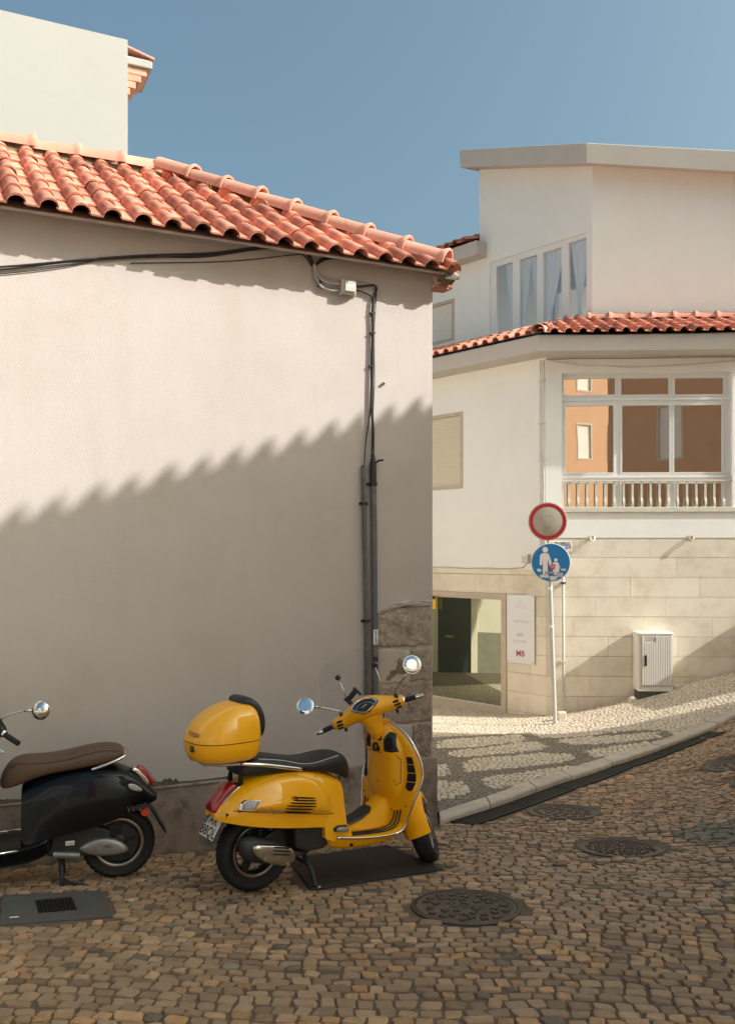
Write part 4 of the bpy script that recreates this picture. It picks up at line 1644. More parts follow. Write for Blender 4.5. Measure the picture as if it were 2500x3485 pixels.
mb.box(WG, .32, .44, .0, .06, 1.94, 2.04)
mb.build('box_body', M_GALV, lb, bevel=.006)
mb = MB()
mb.box(WG, .30, .32, .0, .075, 1.93, 2.08)
mb.build('side_plate', M_STONEFR, lb)
pl = thing('wall_plaque', 'small blue and white lettered plaque half hidden by the blue sign', 'plaque', FA(.28, 0, 2.2))
mb = MB()
mb.box(FA, .10, .405, -.006, .006, 2.118, 2.285)
mb.build('plate', M_WFRAME, pl, bevel=.002)
INKB = pm('ink_blue', (.012, .02, .16), .5)
for k, tx in enumerate(('PROIBIDO', 'ANÚNCIOS', 'NESTE')):
    lettering(tx, .055, FA(.265, .006, 2.255 - k * .054), FA.d, (0, 0, 1), INKB, pl, .001, bold=.0012)
mb = MB()
for z_ in (2.230, 2.176):
    mb.box(FA, .105, .40, .0061, .0068, z_ - .004, z_ + .003)
mb.build('rule_line', INKB, pl)
for a_, lab in ((.738, 'white bracket casting a long shadow on the stone, nearest the road sign'), (2.298, 'rusty bracket on the stone wall below the right end of the balcony')):
    bk = thing('wall_bracket', lab, 'bracket', FA(a_, 0, 2.32), 'brackets under the balcony')
    mb = MB()
    mb.tube([FA(a_ - .035, -.01, 2.36), FA(a_ - .035, .055, 2.34), FA(a_ - .015, .062, 2.29), FA(a_ + .012, .062, 2.29), FA(a_ + .035, .055, 2.34), FA(a_ + .035, -.01, 2.37)], .010, 6)
    mb.build('hook', M_WFRAME if a_ < 1 else M_KERB, bk, smooth=True)
    mb = MB()
    mb.box(FA, a_ - .05, a_ + .05, -.006, .004, 2.33, 2.38)
    mb.build('back_plate', M_STONEFR, bk)
cd = thing('wall_conduit', 'white conduit climbing the stone corner behind the road sign', 'conduit', FA(.28, .04, -.6))
mb = MB()
mb.tube([FA(.30, .05, -.62), FA(.285, .045, -.40), FA(.275, .04, .3), FA(.273, .04, 2.2)], .021, 10)
mb.build('tube', M_GALVP, cd, smooth=True)
for z_ in (1.62, .35):
    mb = MB()
    mb.box(FA, .235, .312, -.006, .065, z_ - .012, z_ + .012)
    mb.build('clamp', M_BLACK if z_ > 1 else M_RAIL, cd)

# clinic name board
cb = thing('name_board', 'white board with company names on the stone wall right of the shop window', 'sign board', WG(.5, 0, .3))
mb = MB()
mb.box(WG, .206, .775, .012, .030, .272, 1.408)
mb.build('board', pm('board_white', (.80, .79, .80), .4), cb, bevel=.003)
GREY_I = pm('ink_grey', (.50, .48, .47), .6)
wr = -WG.d
lettering('hiperclinic.pt', .062, WG(.47, .0302, .972), wr, (0, 0, 1), GREY_I, cb)
lettering('TECNOMED', .055, WG(.50, .0302, .635), wr, (0, 0, 1), GREY_I, cb)
lettering('MARTINEZ', .055, WG(.49, .0302, 1.205), wr, (0, 0, 1), pm('ink_pale', (.68, .66, .66), .6), cb)
lettering('m', .10, WG(.51, .0302, 1.295), wr, (0, 0, 1), pm('ink_pale', (.68, .66, .66), .6), cb)
lettering('NN', .085, WG(.50, .0302, .745), wr, (0, 0, 1), pm('ink_green', (.25, .36, .32), .6), cb, shear=.3)
lettering('MB', .135, WG(.49, .0302, .434), wr, (0, 0, 1), pm('ink_crimson', (.42, .06, .10), .6), cb, bold=.003)
for a_, z_ in ((.235, .30), (.745, .30), (.235, 1.38), (.745, 1.38)):
    mb = MB()
    mb.disc(WG(a_, .030, z_), WG.n, .011, .006, 12)
    mb.build('screw', M_GALV, cb)

# road sign on the pavement
sg = thing('road_sign', 'leaning grey post with a red ringed disc above a blue pedestrian disc', 'road sign', (2.821, 13.61, G(2.821, 13.61) + KERB_H))
zb = G(2.821, 13.61) + KERB_H
ptop = Vector((2.715, 13.66, 2.85))
pbot = Vector((2.826, 13.615, zb - .05))
mb = MB()
mb.tube([pbot, pbot.lerp(ptop, .5), ptop], .030, 14)
mb.build('post', M_GALVP, sg, smooth=True, angle=50)
for t in (.45, .62):
    p = pbot.lerp(ptop, t)
    mb = MB()
    mb.lathe([(-.02, .031), (-.02, .035), (.02, .035), (.02, .031)], p, ptop - pbot, 14)
    mb.build('post_band', M_WFRAME, sg)
fd = Vector((-.16, -1, .01)).normalized()
fx = Vector((-fd.y, fd.x, 0)).normalized() * -1
fx = Vector((0, 0, 1)).cross(fd).normalized()
if fx.x < 0:
    fx = -fx
fz = Vector((0, 0, 1))
M_SGREY = pm('sign_back_grey', (.45, .39, .32), .5, (.39, .335, .27), 8, 8, .8)
M_SRED = pm('sign_red', (.46, .012, .022), .4, (.40, .010, .02), 14)
M_SBLUE = pm('sign_blue', (.004, .16, .40), .4, (.006, .18, .43), 14)
M_SWHITE = pm('sign_white', (.74, .70, .68), .45)
c1 = Vector((2.712, 13.615, 2.577))
mb = MB()
mb.disc(c1, fd, .288, .012, 56)
d1 = mb.build('prohibition_disc', M_SGREY, sg, smooth=True, angle=40)
mb = MB()
mb.lathe([(.0125, .218), (.0130, .218), (.0130, .274), (.0125, .274)], c1, fd, 56)
mb.build('red_ring', M_SRED, d1)
for dx, dz in ((-.022, .082), (.030, .084), (-.016, -.098), (.034, -.096)):
    mb = MB()
    mb.disc(c1 + fx * dx + fz * dz + fd * .012, fd, .007, .004, 10)
    mb.build('rivet', M_BLACK, d1)
mb = MB()
mb.box(lambda a_, n_, z_: c1 + fx * a_ + fd * n_ + fz * z_, -.12, .12, -.05, -.001, -.02, .02)
mb.build('bracket_rail', M_GALV, d1)
c2 = Vector((2.757, 13.608, 1.958))
mb = MB()
mb.disc(c2, fd, .294, .012, 56)
d2 = mb.build('pedestrian_disc', M_SWHITE, sg, smooth=True, angle=40)
mb = MB()
mb.disc(c2 + fd * .0125, fd, .282, .0008, 56)
mb.build('blue_field', M_SBLUE, d2)


def flat(name, pts, mat, par, lift, c=c2, s_=1.):
    mb = MB()
    mb.prism([c + fx * (x * s_) + fz * (z * s_) + fd * (.0135 + lift) for x, z in pts], fd * .0006)
    return mb.build(name, mat, par)


def circ(x, z, r_, n=20):
    return [(x + r_ * math.cos(2 * math.pi * k / n), z + r_ * math.sin(2 * math.pi * k / n)) for k in range(n)]


# pictogram: grown-up and child
flat('pictogram', circ(-.083, .192, .042), M_SWHITE, d2, .001)
flat('pictogram', [(-.115, .142), (-.060, .142), (-.035, .130), (-.022, .105), (.022, -.03), (.018, -.055), (-.005, -.06), (-.018, -.045), (-.046, .06), (-.046, -.255), (-.080, -.258), (-.083, -.08), (-.087, -.258), (-.118, -.245), (-.118, .06), (-.128, -.03), (-.150, -.045), (-.166, -.03), (-.160, .105), (-.145, .132)], M_SWHITE, d2, .001)
flat('pictogram', circ(.075, .038, .026), M_SWHITE, d2, .001)
flat('pictogram', [(.050, .005), (.098, .005), (.115, -.01), (.140, -.085), (.128, -.094), (.105, -.04), (.130, -.135), (.104, -.14), (.104, -.21), (.080, -.215), (.078, -.14), (.072, -.14), (.070, -.215), (.046, -.21), (.046, -.14), (.024, -.135), (.044, -.04), (.030, -.03), (.018, -.05), (.030, -.005)], M_SWHITE, d2, .001)
SRED2 = pm('sticker_red', (.60, .08, .07), .5)
SWH = pm('sticker_white', (.66, .62, .58), .6, (.58, .54, .50), 40)
for nm, pts, mt in (('sticker', [(-.02, -.08), (.005, -.012), (.075, -.035), (.055, -.108)], SRED2), ('sticker', [(-.085, -.138), (.05, -.138), (.05, -.165), (-.085, -.165)], SRED2),
                    ('sticker', [(-.20, -.105), (-.19, -.09), (-.135, -.105), (-.15, -.145), (-.205, -.13)], SWH), ('sticker', [(.155, -.092), (.225, -.092), (.225, -.122), (.155, -.122)], SWH),
                    ('sticker', [(-.16, -.185), (-.16, -.225), (-.03, -.235), (-.03, -.19)], SWH), ('sticker', [(.065, -.155), (.175, -.155), (.175, -.218), (.065, -.218)], SWH),
                    ('torn_sticker', [(-.02, -.21), (.04, -.20), (.10, -.215), (.085, -.25), (.03, -.275), (-.01, -.26)], SWH), ('torn_sticker', [(.03, -.195), (.10, -.2), (.09, -.205), (.03, -.208)], M_BLACK)):
    flat(nm, pts, mt, d2, .003)
for tx, x, z_, sz in (('ZOBS', .12, -.170, .032), ('SEXTA', .125, -.200, .026)):
    lettering(tx, sz, c2 + fx * x + fz * z_ + fd * .0178, -fx, -fz, M_BLACK, d2, .0004, shear=.2)
lettering('SK', .05, c2 + fx * .028 + fz * (-.06) + fd * .0178, fx, fz, SWH, d2, .0004, shear=.2)
lettering('HARTUP', .026, c2 + fx * (-.015) + fz * (-.152) + fd * .0178, fx, fz, SWH, d2, .0004)
mb = MB()
mb.box(lambda a_, n_, z_: c2 + fx * a_ + fd * n_ + fz * z_, -.12, .12, -.05, -.001, -.02, .02)
mb.build('bracket_rail', M_GALV, d2)
# small broken stone block at the post's foot
bx, by = 2.98, 13.95
mb = MB()
z_ = G(bx, by) + KERB_H - .03
mb.prism([(bx - .05, by - .06, z_), (bx + .09, by - .05, z_), (bx + .10, by + .07, z_), (bx - .04, by + .06, z_)], (-.01, 0, .15))
tag(mb.build('stone_block', M_CALO, bevel=.012), 'small pale stone block between the sign post and the conduit', 'stone block')

# utility cabinet
cbn = thing('utility_cabinet', 'cream ribbed utility cabinet with dark handle, standing on the sloping pavement', 'cabinet', FA(1.65, .3, -.2))
M_CAB = pm('cabinet_grp', (.82, .78, .70), .55, (.77, .73, .65), 9, 8, .8, .15, 90, .003)
mb = MB()
mb.box(FA, 1.385, 1.925, .02, .345, -.075, .825)
body = mb.build('cabinet_body', M_CAB, cbn, bevel=.02)
mb = MB()
mb.box(FA, 1.372, 1.938, .004, .365, .815, .852)
mb.build('cabinet_roof', M_CAB, cbn, bevel=.014)
mb = MB()
mb.box(FA, 1.425, 1.915, .347, .368, .015, .805)
dr = mb.build('door', pm('cabinet_groove', (.52, .48, .42), .6), cbn, bevel=.008)
for k in range(13):
    a_ = 1.44 + k * .0355
    z1 = .79 if (k < 1 or k > 5) else .70
    mb = MB()
    mb.box(FA, a_ + .006, a_ + .031, .3685, .3745, .03, z1)
    mb.build('rib', M_CAB, dr, bevel=.003)
mb = MB()
mb.box(FA, 1.482, 1.512, .375, .392, .33, .50)
mb.build('handle', M_BLACK, dr, bevel=.005)
mb = MB()
mb.box(FA, 1.40, 1.90, .30, .355, -.070, .0)
mb.build('bottom_flap', M_CAB, cbn, bevel=.006)
mb = MB()
mb.box(FA, 1.40, 1.91, .04, .34, -.75, -.078)
mb.build('concrete_base', M_CONC, cbn, bevel=.01)
for k, (a_, n_, s_) in enumerate(((1.30, .32, .075), (2.02, .22, .07), (2.10, .18, .055), (1.35, .20, .05))):
    mb = MB()
    p = FA(a_, n_, 0)
    z_ = G(p.x, p.y) + KERB_H
    r_ = random.Random(k)
    mb.lathe([(-.04, s_ * .9), (s_ * .5, s_ * 1.0), (s_ * 1.0, s_ * .62), (s_ * 1.15, .004)], Vector((p.x, p.y, z_ - .01)), Vector((r_.uniform(-.3, .3), r_.uniform(-.3, .3), 1)), 7, caps=True)
    tag(mb.build('rubble_stone', M_CALO, bevel=.006), ('rubble stone at the left foot of the cabinet', 'larger rubble stone at the right foot of the cabinet', 'smaller rubble stone farther right of the cabinet', 'rubble stone behind the cabinet base, on its left')[k], 'stone', 'rubble round the cabinet')

# block added out of frame, shaped to cast the diagonal shadow on the facade
bw = thing('shadow_block', 'unseen block beyond the right edge, added to cast the diagonal shadow', 'wall', FA(5, 1, .3))
mb = MB()
mb.box(FA, 4.22, 6.0, .002, 2.0, -.6, 1.68)
mb.build('block_body', M_WHITE, bw)
mb = MB()
mb.box(FA, 4.19, 6.0, .003, 2.03, 1.682, 1.74)
mb.build('block_cap', M_KERB, bw)

# ================================================================== houses on the camera's side of the street
opp = thing('opposite_house', 'ochre house across the street whose tiled eave shades the near wall', 'house', BE(0, -.35, 0))
mb = holed_wall(BE, -4.05, 6.25, -2, 7.80, [(-2.2, -1.3, 4.6, 6.1), (.3, 1.2, 4.6, 6.1), (2.6, 3.5, 4.6, 6.1)], -.35, .2)
mb.box(BE, -4.05, 6.25, -5.5, -.70, -2, 7.80)
mb.build('wall', M_ORANGE, opp)
for a0 in (-2.2, .3, 2.6):
    shutter_window(BE, a0 + .001, a0 + .899, 4.601, 6.099, opp, M_SHUT, -.35)
BP = R(14)
mb = MB()
zt = 7.80
mb.add([BE(-4.15, -.14, zt + .012), BE(6.27, -.14, zt + .012), BE(6.27, -2.8, zt + .012 + 2.78 * math.tan(BP)), BE(-4.15, -2.8, zt + .012 + 2.78 * math.tan(BP)),
        BE(6.27, -5.6, zt), BE(-4.15, -5.6, zt)], [(0, 1, 2, 3), (3, 2, 4, 5), (0, 3, 5), (1, 4, 2), (0, 5, 4, 1)])
br = mb.build('roof', M_TILE, opp)
eyB = -BE.n * math.cos(BP) + Vector((0, 0, 1)) * math.sin(BP)
lay_tiles(br, BE(6.27, .03, 7.86), -BE.d, eyB, 59, 2, [], w=.178, mesh=TILE_B, expo=.33)
oh = frame((2.5, -6.2), (.8, -.6), (8, 6))
oth = thing('ochre_house', 'ochre house behind the photographer mirrored in the balcony panes', 'house', oh(3, 0, 0))
wins = [(2.75 + 1.6 * k, 3.55 + 1.9 * k, z_, z_ + 1.5) for k in range(-1, 3) for z_ in (2.4, 5.9, 8.7)]
mb = holed_wall(oh, -.2, 7.4, -1, 10.6, wins, 0, .2)
mb.box(oh, -.2, 7.4, -1.9, -.3, -1, 10.6)
mb.build('wall', M_ORANGE, oth)
for a0, a1, z0, z1 in wins:
    shutter_window(oh, a0 + .001, a1 - .001, z0 + .001, z1 - .001, oth, M_SHUT)

wf = frame((-7.8, -6.6), (.8, -.6), (3, 6))  # house added out of view to whiten the right mirror and bounce light
wh = thing('mirror_house', 'white house added behind the photographer for the mirrors to show', 'house', wf(3, 0, 0))
wins = [(1.0 + 1.9 * k, 1.9 + 1.9 * k, z_, z_ + 1.4) for k in range(3) for z_ in (1.6, 4.9)]
mb = holed_wall(wf, 0, 7, -1, 8, wins, 0, .2)
mb.box(wf, 0, 7, -1.9, -.3, -1, 8)
mb.build('wall', M_WHITE, wh)
for a0, a1, z0, z1 in wins:
    shutter_window(wf, a0 + .001, a1 - .001, z0 + .001, z1 - .001, wh, M_SHUT2)
# ================================================================== scooters
M_YEL = pm('paint_yellow', (.95, .425, .001), .42, (.92, .40, .001), 5, 4, .9, coat=1., coat_rough=.0, spec=.35)
M_YELM = pm('paint_yellow_satin', (.93, .42, .001), .6, (.90, .40, .001), 5, 4, .9, coat=.12, coat_rough=.15, spec=.12)
M_BLK = pm('paint_black', (.0022, .0028, .0045), .35, coat=.22, coat_rough=.01, spec=.2)
M_CHR = pm('chrome', (.78, .75, .72), .10, metallic=1.)
M_CHRB = pm('chrome_dull', (.62, .56, .50), .24, (.50, .44, .38), 18, metallic=1.)
M_ALU = pm('cast_aluminium', (.34, .33, .32), .42, (.28, .27, .26), 30, metallic=.7)
M_RUB = pm('tyre_rubber', (.010, .0095, .009), .8, (.016, .015, .014), 40, bump=.3, bscale=120, bdist=.002)
M_RIM = pm('rim_dark', (.030, .028, .026), .4, metallic=.5)
M_RIML = pm('rim_lip', (.30, .25, .20), .35, metallic=.8)
M_SEATB = pm('seat_black', (.012, .012, .014), .48, (.017, .017, .020), 60, bump=.35, bscale=260, bdist=.002)
M_SEATN = pm('seat_brown', (.105, .055, .032), .62, (.085, .044, .026), 30, bump=.4, bscale=260, bdist=.002)
M_PIPE = pm('piping', (.50, .46, .40), .6)
M_RED = pm('lens_red', (.32, .004, .012), .12, coat=1.)
M_CLR = pm('lens_clear', (.42, .40, .38), .15, (.20, .19, .19), 60, coat=1., bump=.5, bscale=150, bdist=.003)
M_ENG = pm('engine_dark', (.018, .017, .016), .6, (.030, .028, .026), 20)
M_MIR = pm('mirror_glass', (.86, .86, .86), .02, metallic=1.)
M_PLW = pm('plate_white', (.70, .64, .54), .5)
M_PLB = pm('plate_blue', (.006, .10, .26), .5)
M_INK = pm('ink_black', (.018, .010, .010), .6)
M_GAP = pm('panel_gap', (.03, .010, .002), .9)
M_DIAL = pm('dial', (.05, .042, .038), .4)
M_REFL = pm('reflector_orange', (.75, .06, .01), .3, coat=.6)

BODY = [(-.292, [(0, .545), (.040, .543), (.070, .530), (.080, .512), (.074, .492)]),
        (-.255, [(0, .600), (.070, .595), (.118, .572), (.140, .535), (.134, .492)]),
        (-.185, [(0, .662), (.085, .655), (.152, .632), (.186, .555), (.180, .475)]),
        (-.08, [(0, .724), (.100, .716), (.172, .690), (.214, .570), (.207, .452)]),
        (.05, [(0, .758), (.120, .750), (.190, .715), (.229, .575), (.221, .428)]),
        (.20, [(0, .757), (.130, .748), (.196, .708), (.230, .565), (.221, .402)]),
        (.33, [(0, .738), (.125, .728), (.186, .680), (.216, .545), (.212, .382)]),
        (.44, [(0, .705), (.110, .692), (.162, .632), (.188, .520), (.195, .362)]),
        (.53, [(0, .665), (.100, .650), (.140, .580), (.155, .470), (.188, .325)]),
        (.585, [(0, .635), (.095, .615), (.125, .545), (.140, .440), (.184, .300)])]


def body_half(x):
    """outer half profile (y, z) of the tail body at station x"""
    B = BODY
    x = min(max(x, B[0][0]), B[-1][0])
    for (x0, p0), (x1, p1) in zip(B[:-1], B[1:]):
        if x <= x1:
            t = (x - x0) / (x1 - x0)
            return [(a[0] + (b[0] - a[0]) * t, a[1] + (b[1] - a[1]) * t) for a, b in zip(p0, p1)]
    return B[-1][1]


def body_y(x, z):
    p = body_half(x)
    if z >= p[0][1]:
        return 0.
    for a, b in zip(p[:-1], p[1:]):
        if b[1] <= z <= a[1]:
            t = (a[1] - z) / max(1e-6, a[1] - b[1])
            t = max(0, min(1, t))
            return a[0] + (b[0] - a[0]) * t
    return p[-1][0]

# leg shield: z, half width, x at the centre (inner face), x at the rim
SHIELD = [(.275, .245, .975, .985), (.36, .272, .985, 1.002), (.47, .303, .992, 1.027), (.55, .322, .995, 1.055), (.62, .330, .998, 1.075),
          (.71, .318, .998, 1.068), (.80, .286, .985, 1.043), (.87, .224, .972, 1.028), (.93, .130, .962, 1.005), (.958, .050, .960, .975)]


def shield_row(z):
    S = SHIELD
    z = min(max(z, S[0][0]), S[-1][0])
    for a, b in zip(S[:-1], S[1:]):
        if z <= b[0]:
            t = (z - a[0]) / (b[0] - a[0])
            return tuple(a[k] + (b[k] - a[k]) * t for k in (1, 2, 3))
    return S[-1][1:]


def shield_x(y, z):
    w, xc, xe = shield_row(z)
    return xc + (xe - xc) * min(1., abs(y) / w) ** 2.2


FAIR = [(.40, .105, .0), (.46, .165, .025), (.52, .190, .045), (.62, .200, .052), (.72, .200, .052), (.80, .190, .045), (.87, .150, .03), (.92, .085, .012)]


def fair_x(y, z):
    """inner knee fairing: stands back from the shield"""
    F = FAIR
    z_ = min(max(z, F[0][0]), F[-1][0])
    for a, b in zip(F[:-1], F[1:]):
        if z_ <= b[0]:
            t = (z_ - a[0]) / (b[0] - a[0])
            w, d = a[1] + (b[1] - a[1]) * t, a[2] + (b[2] - a[2]) * t
            break
    k = max(0., 1 - (abs(y) / w) ** 6)
    return shield_x(y, z) - d * k



def sym(half):
    """mirror a half profile (top centre first) into a strip from right edge to left edge"""
    return [(-y, z) for y, z in reversed(half[1:])] + [(0, half[0][1])] + [(y, z) for y, z in half[1:]]


def loft(stations, closed=False, caps=False):
    mb = MB()
    mb.rings([[Vector((x, y, z)) for y, z in pr] for x, pr in stations], caps=caps, closed=closed)
    return mb


def smooth_path(P, n=6):
    P = [Vector(p) for p in P]
    Q = []
    for i in range(len(P) - 1):
        p0, p1, p2, p3 = P[max(0, i - 1)], P[i], P[i + 1], P[min(len(P) - 1, i + 2)]
        for k in range(n):
            t = k / n
            Q.append(.5 * ((2 * p1) + (-p0 + p2) * t + (2 * p0 - 5 * p1 + 4 * p2 - p3) * t * t + (-p0 + 3 * p1 - 3 * p2 + p3) * t ** 3))
    Q.append(P[-1])
    return Q


def wheel(par, c, Rt, w, xf=None, spokes=5, lip=M_RIML, rim_r=.163):
    """tyre > tread and rim > lip, hub, spokes; axle along y"""
    c = Vector(c)
    ax = (0, 1, 0)
    mb = MB()
    half = [(-w * .52, rim_r - .006), (-w * .62, rim_r + .010), (-w * .96, rim_r + .030), (-w, (rim_r + Rt) / 2 + .006), (-w * .90, Rt - .022), (-w * .60, Rt - .006), (-w * .30, Rt - .001)]
    prof = half + [(0, Rt)] + [(-h, r_) for h, r_ in reversed(half)]
    mb.lathe(prof, c, ax, 64)
    ty = mb.build('tyre', M_RUB, par, smooth=True, xf=xf)
    mb = MB()
    for k in range(36):
        for sgn in (-1, 1):
            t0 = 2 * math.pi * (k + (.5 if sgn > 0 else 0)) / 36
            P_ = []
            for q_ in range(4):
                yy = sgn * w * (.12 + .25 * q_)
                rr_ = Rt + .0004 - .024 * max(0, (abs(yy) / w - .28)) ** 1.6
                t = t0 + .055 * q_
                P_.append(c + Vector((math.cos(t) * rr_, yy, math.sin(t) * rr_)))
            mb.tube(P_, [.0012, .0026, .0026, .0012], 4)
    mb.build('tread_grooves', M_HOLE, ty, xf=xf)['kind'] = 'stuff'
    mb = MB()
    mb.lathe([(-w * .50, rim_r - .004), (-w * .58, rim_r), (-w * .60, rim_r - .010), (-w * .50, rim_r - .022), (-w * .2, rim_r - .034), (w * .2, rim_r - .034), (w * .50, rim_r - .022), (w * .60, rim_r - .010), (w * .58, rim_r), (w * .50, rim_r - .004)], c, ax, 48)
    rim = mb.build('rim', M_RIM, par, smooth=True, angle=60, xf=xf)
    for sgn in (-1, 1):
        mb = MB()
        mb.lathe([(sgn * w * .585, rim_r - .001), (sgn * w * .612, rim_r - .005), (sgn * w * .612, rim_r - .012), (sgn * w * .52, rim_r - .020)], c, ax, 48)
        mb.build('rim_lip', lip, rim, smooth=True, xf=xf)
    mb = MB()
    mb.lathe([(-w * .55, .012), (-w * .55, .04), (-w * .35, .055), (w * .35, .055), (w * .55, .04), (w * .55, .012)], c, ax, 24, caps=True)
    mb.build('hub', M_RIM, rim, smooth=True, angle=40, xf=xf)
    for k in range(spokes):
        t = 2 * math.pi * k / spokes + .35
        e1 = Vector((math.cos(t), 0, math.sin(t)))
        e2 = Vector((-math.sin(t), 0, math.cos(t)))
        mb = MB()
        rg = []
        for r_, wd in ((.045, .020), (.09, .015), (rim_r - .026, .022)):
            o_ = c + e1 * r_
            rg.append([o_ - e2 * wd + Vector((0, -w * .38, 0)), o_ + e2 * wd + Vector((0, -w * .38, 0)), o_ + e2 * wd + Vector((0, w * .38, 0)), o_ - e2 * wd + Vector((0, w * .38, 0))])
        mb.rings(rg)
        mb.build('spoke', M_RIM, rim, bevel=.004, xf=xf)
    return ty


def mirrored(pts):
    return [Vector((p[0], -p[1], p[2])) for p in pts]


# ------------------------------------------------------------------ yellow scooter
psi = R(35)
yel = thing('yellow_scooter', 'glossy yellow scooter with a top case, parked against the cream house', 'scooter', (-.707, 5.63, .003), rel=True)
yel.rotation_euler = (0, 0, psi)

# steering: axis through the head tube, bars turned hard left
ST_O = Vector((.95, 0, .87))
ST_A = Vector((-.45, 0, .893)).normalized()
ST_D = R(52.5)
_x0 = Vector((ST_A.z, 0, -ST_A.x))
_y0 = Vector((0, 1, 0))


def steer(p, d=ST_D, o=ST_O, a=ST_A, x0=_x0):
    X = x0 * math.cos(d) + _y0 * math.sin(d)
    Y = -x0 * math.sin(d) + _y0 * math.cos(d)
    return o + X * p.x + Y * p.y + a * p.z


# tail body
mb = loft([(x, sym(p)) for x, p in BODY])
body = mb.build('tail_body', M_YEL, yel, smooth=True, sub=2)
# end of the tail, closing panel ahead of the engine
mb = MB()
p0 = sym(BODY[0][1])
mb.rings([[Vector((BODY[0][0], y, z)) for y, z in p0], [Vector((BODY[0][0] - .006, y * .8, z * .8 + .104)) for y, z in p0], [Vector((BODY[0][0] - .004, y * .2, .515 + (z - .515) * .2)) for y, z in p0]], caps=False, closed=False)
mb.build('tail_tip', M_YEL, yel, smooth=True, sub=1)
mb = MB()
pe = sym(BODY[-1][1])
mb.rings([[Vector((.585, y, z)) for y, z in pe], [Vector((.592, y * .7, .32 + (z - .32) * .92)) for y, z in pe], [Vector((.592, y * .1, .32 + (z - .32) * .85)) for y, z in pe]], caps=False, closed=False)
mb.build('seat_post_panel', M_YEL, yel, smooth=True, sub=1)
# dark wheel well inside the body
mb = loft([(x, sym([(y * .93, z - .012) for y, z in p[:3]] + [(p[3][0] * .94, p[3][1]), (p[4][0] * .95, p[4][1] + .012)])) for x, p in BODY[1:-1]])
mb.build('wheel_well', M_HOLE, yel, smooth=True)

# bulged side panels with louvre slots
PANEL = [(-.222, .566), (-.190, .615), (-.145, .656), (-.032, .708), (.089, .728), (.187, .728), (.285, .698), (.375, .643), (.440, .570), (.462, .495), (.458, .447),
         (.361, .462), (.199, .498), (.018, .531), (-.144, .556)]


def pan_off(r_):
    return -.004 + .024 * (1 - r_ ** 5)


PC = (.15, .60)
for sgn in (-1, 1):
    mb = MB()
    rg = []
    fine = []
    for i in range(len(PANEL)):
        a, b = PANEL[i], PANEL[(i + 1) % len(PANEL)]
        fine += [a, ((a[0] + b[0]) / 2, (a[1] + b[1]) / 2)]
    for r_ in (1., .975, .93, .85, .7, .5, .3, .08):
        rg.append([Vector((PC[0] + (x - PC[0]) * r_, sgn * (body_y(PC[0] + (x - PC[0]) * r_, PC[1] + (z - PC[1]) * r_) + pan_off(r_)), PC[1] + (z - PC[1]) * r_)) for x, z in fine])
    mb.rings(rg, caps=False)
    sp = mb.build('side_panel', M_YEL, yel, smooth=True, sub=1)
    # seam along the foot of the panel
    mb = MB()
    mb.tube([Vector((x, sgn * (body_y(x, z) + .0065), z)) for x, z in ((-.222, .563), (-.144, .555), (-.06, .543), (.018, .529), (.11, .513), (.199, .496), (.28, .479), (.361, .460), (.42, .449), (.47, .442))], .0022, 5)
    mb.build('panel_seam', M_GAP, sp)
    for x0_, z0_, x1_, z1_ in ((.165, .602, .304, .573), (.138, .590, .309, .557), (.118, .577, .307, .540), (.097, .563, .308, .522), (.088, .546, .284, .509), (.076, .529, .267, .493)):
        P_ = []
        for k in range(7):
            t = k / 6
            x, z = x0_ + (x1_ - x0_) * t, z0_ + (z1_ - z0_) * t
            P_.append(Vector((x, sgn * (body_y(x, z) + .0205), z)))
        mb = MB()
        mb.tube(P_, [.003, .0050, .0052, .0052, .0052, .0050, .003], 6)
        mb.build('louvre_slot', M_HOLE, sp, smooth=True)
    # rear indicator
    q = [(-.191, .572), (-.182, .600), (-.152, .620), (-.105, .621), (-.067, .614), (-.085, .592), (-.113, .563), (-.15, .566)]
    cxz = (-.128, .592)
    mb = MB()
    mb.rings([[Vector((cxz[0] + (x - cxz[0]) * s_, sgn * (body_y(cxz[0] + (x - cxz[0]) * s_, cxz[1] + (z - cxz[1]) * s_) + o_), cxz[1] + (z - cxz[1]) * s_)) for x, z in q] for s_, o_ in ((1.06, -.01), (1.06, .014), (.98, .020))])
    ib = mb.build('indicator', M_CHR, yel, smooth=True, angle=40)
    mb = MB()
    mb.rings([[Vector((cxz[0] + (x - cxz[0]) * s_, sgn * (body_y(cxz[0] + (x - cxz[0]) * s_, cxz[1] + (z - cxz[1]) * s_) + o_), cxz[1] + (z - cxz[1]) * s_)) for x, z in q] for s_, o_ in ((.92, .014), (.90, .023), (.5, .026), (.1, .027))])
    mb.build('lens', M_CLR, ib, smooth=True)
ex_ = Vector((.067, -.007, -.0145)).normalized()
lettering('Gts Super', .042, (-.015, -.2445, .549), ex_, (0, 0, 1), M_CHRB, yel, .0015, shear=.35)

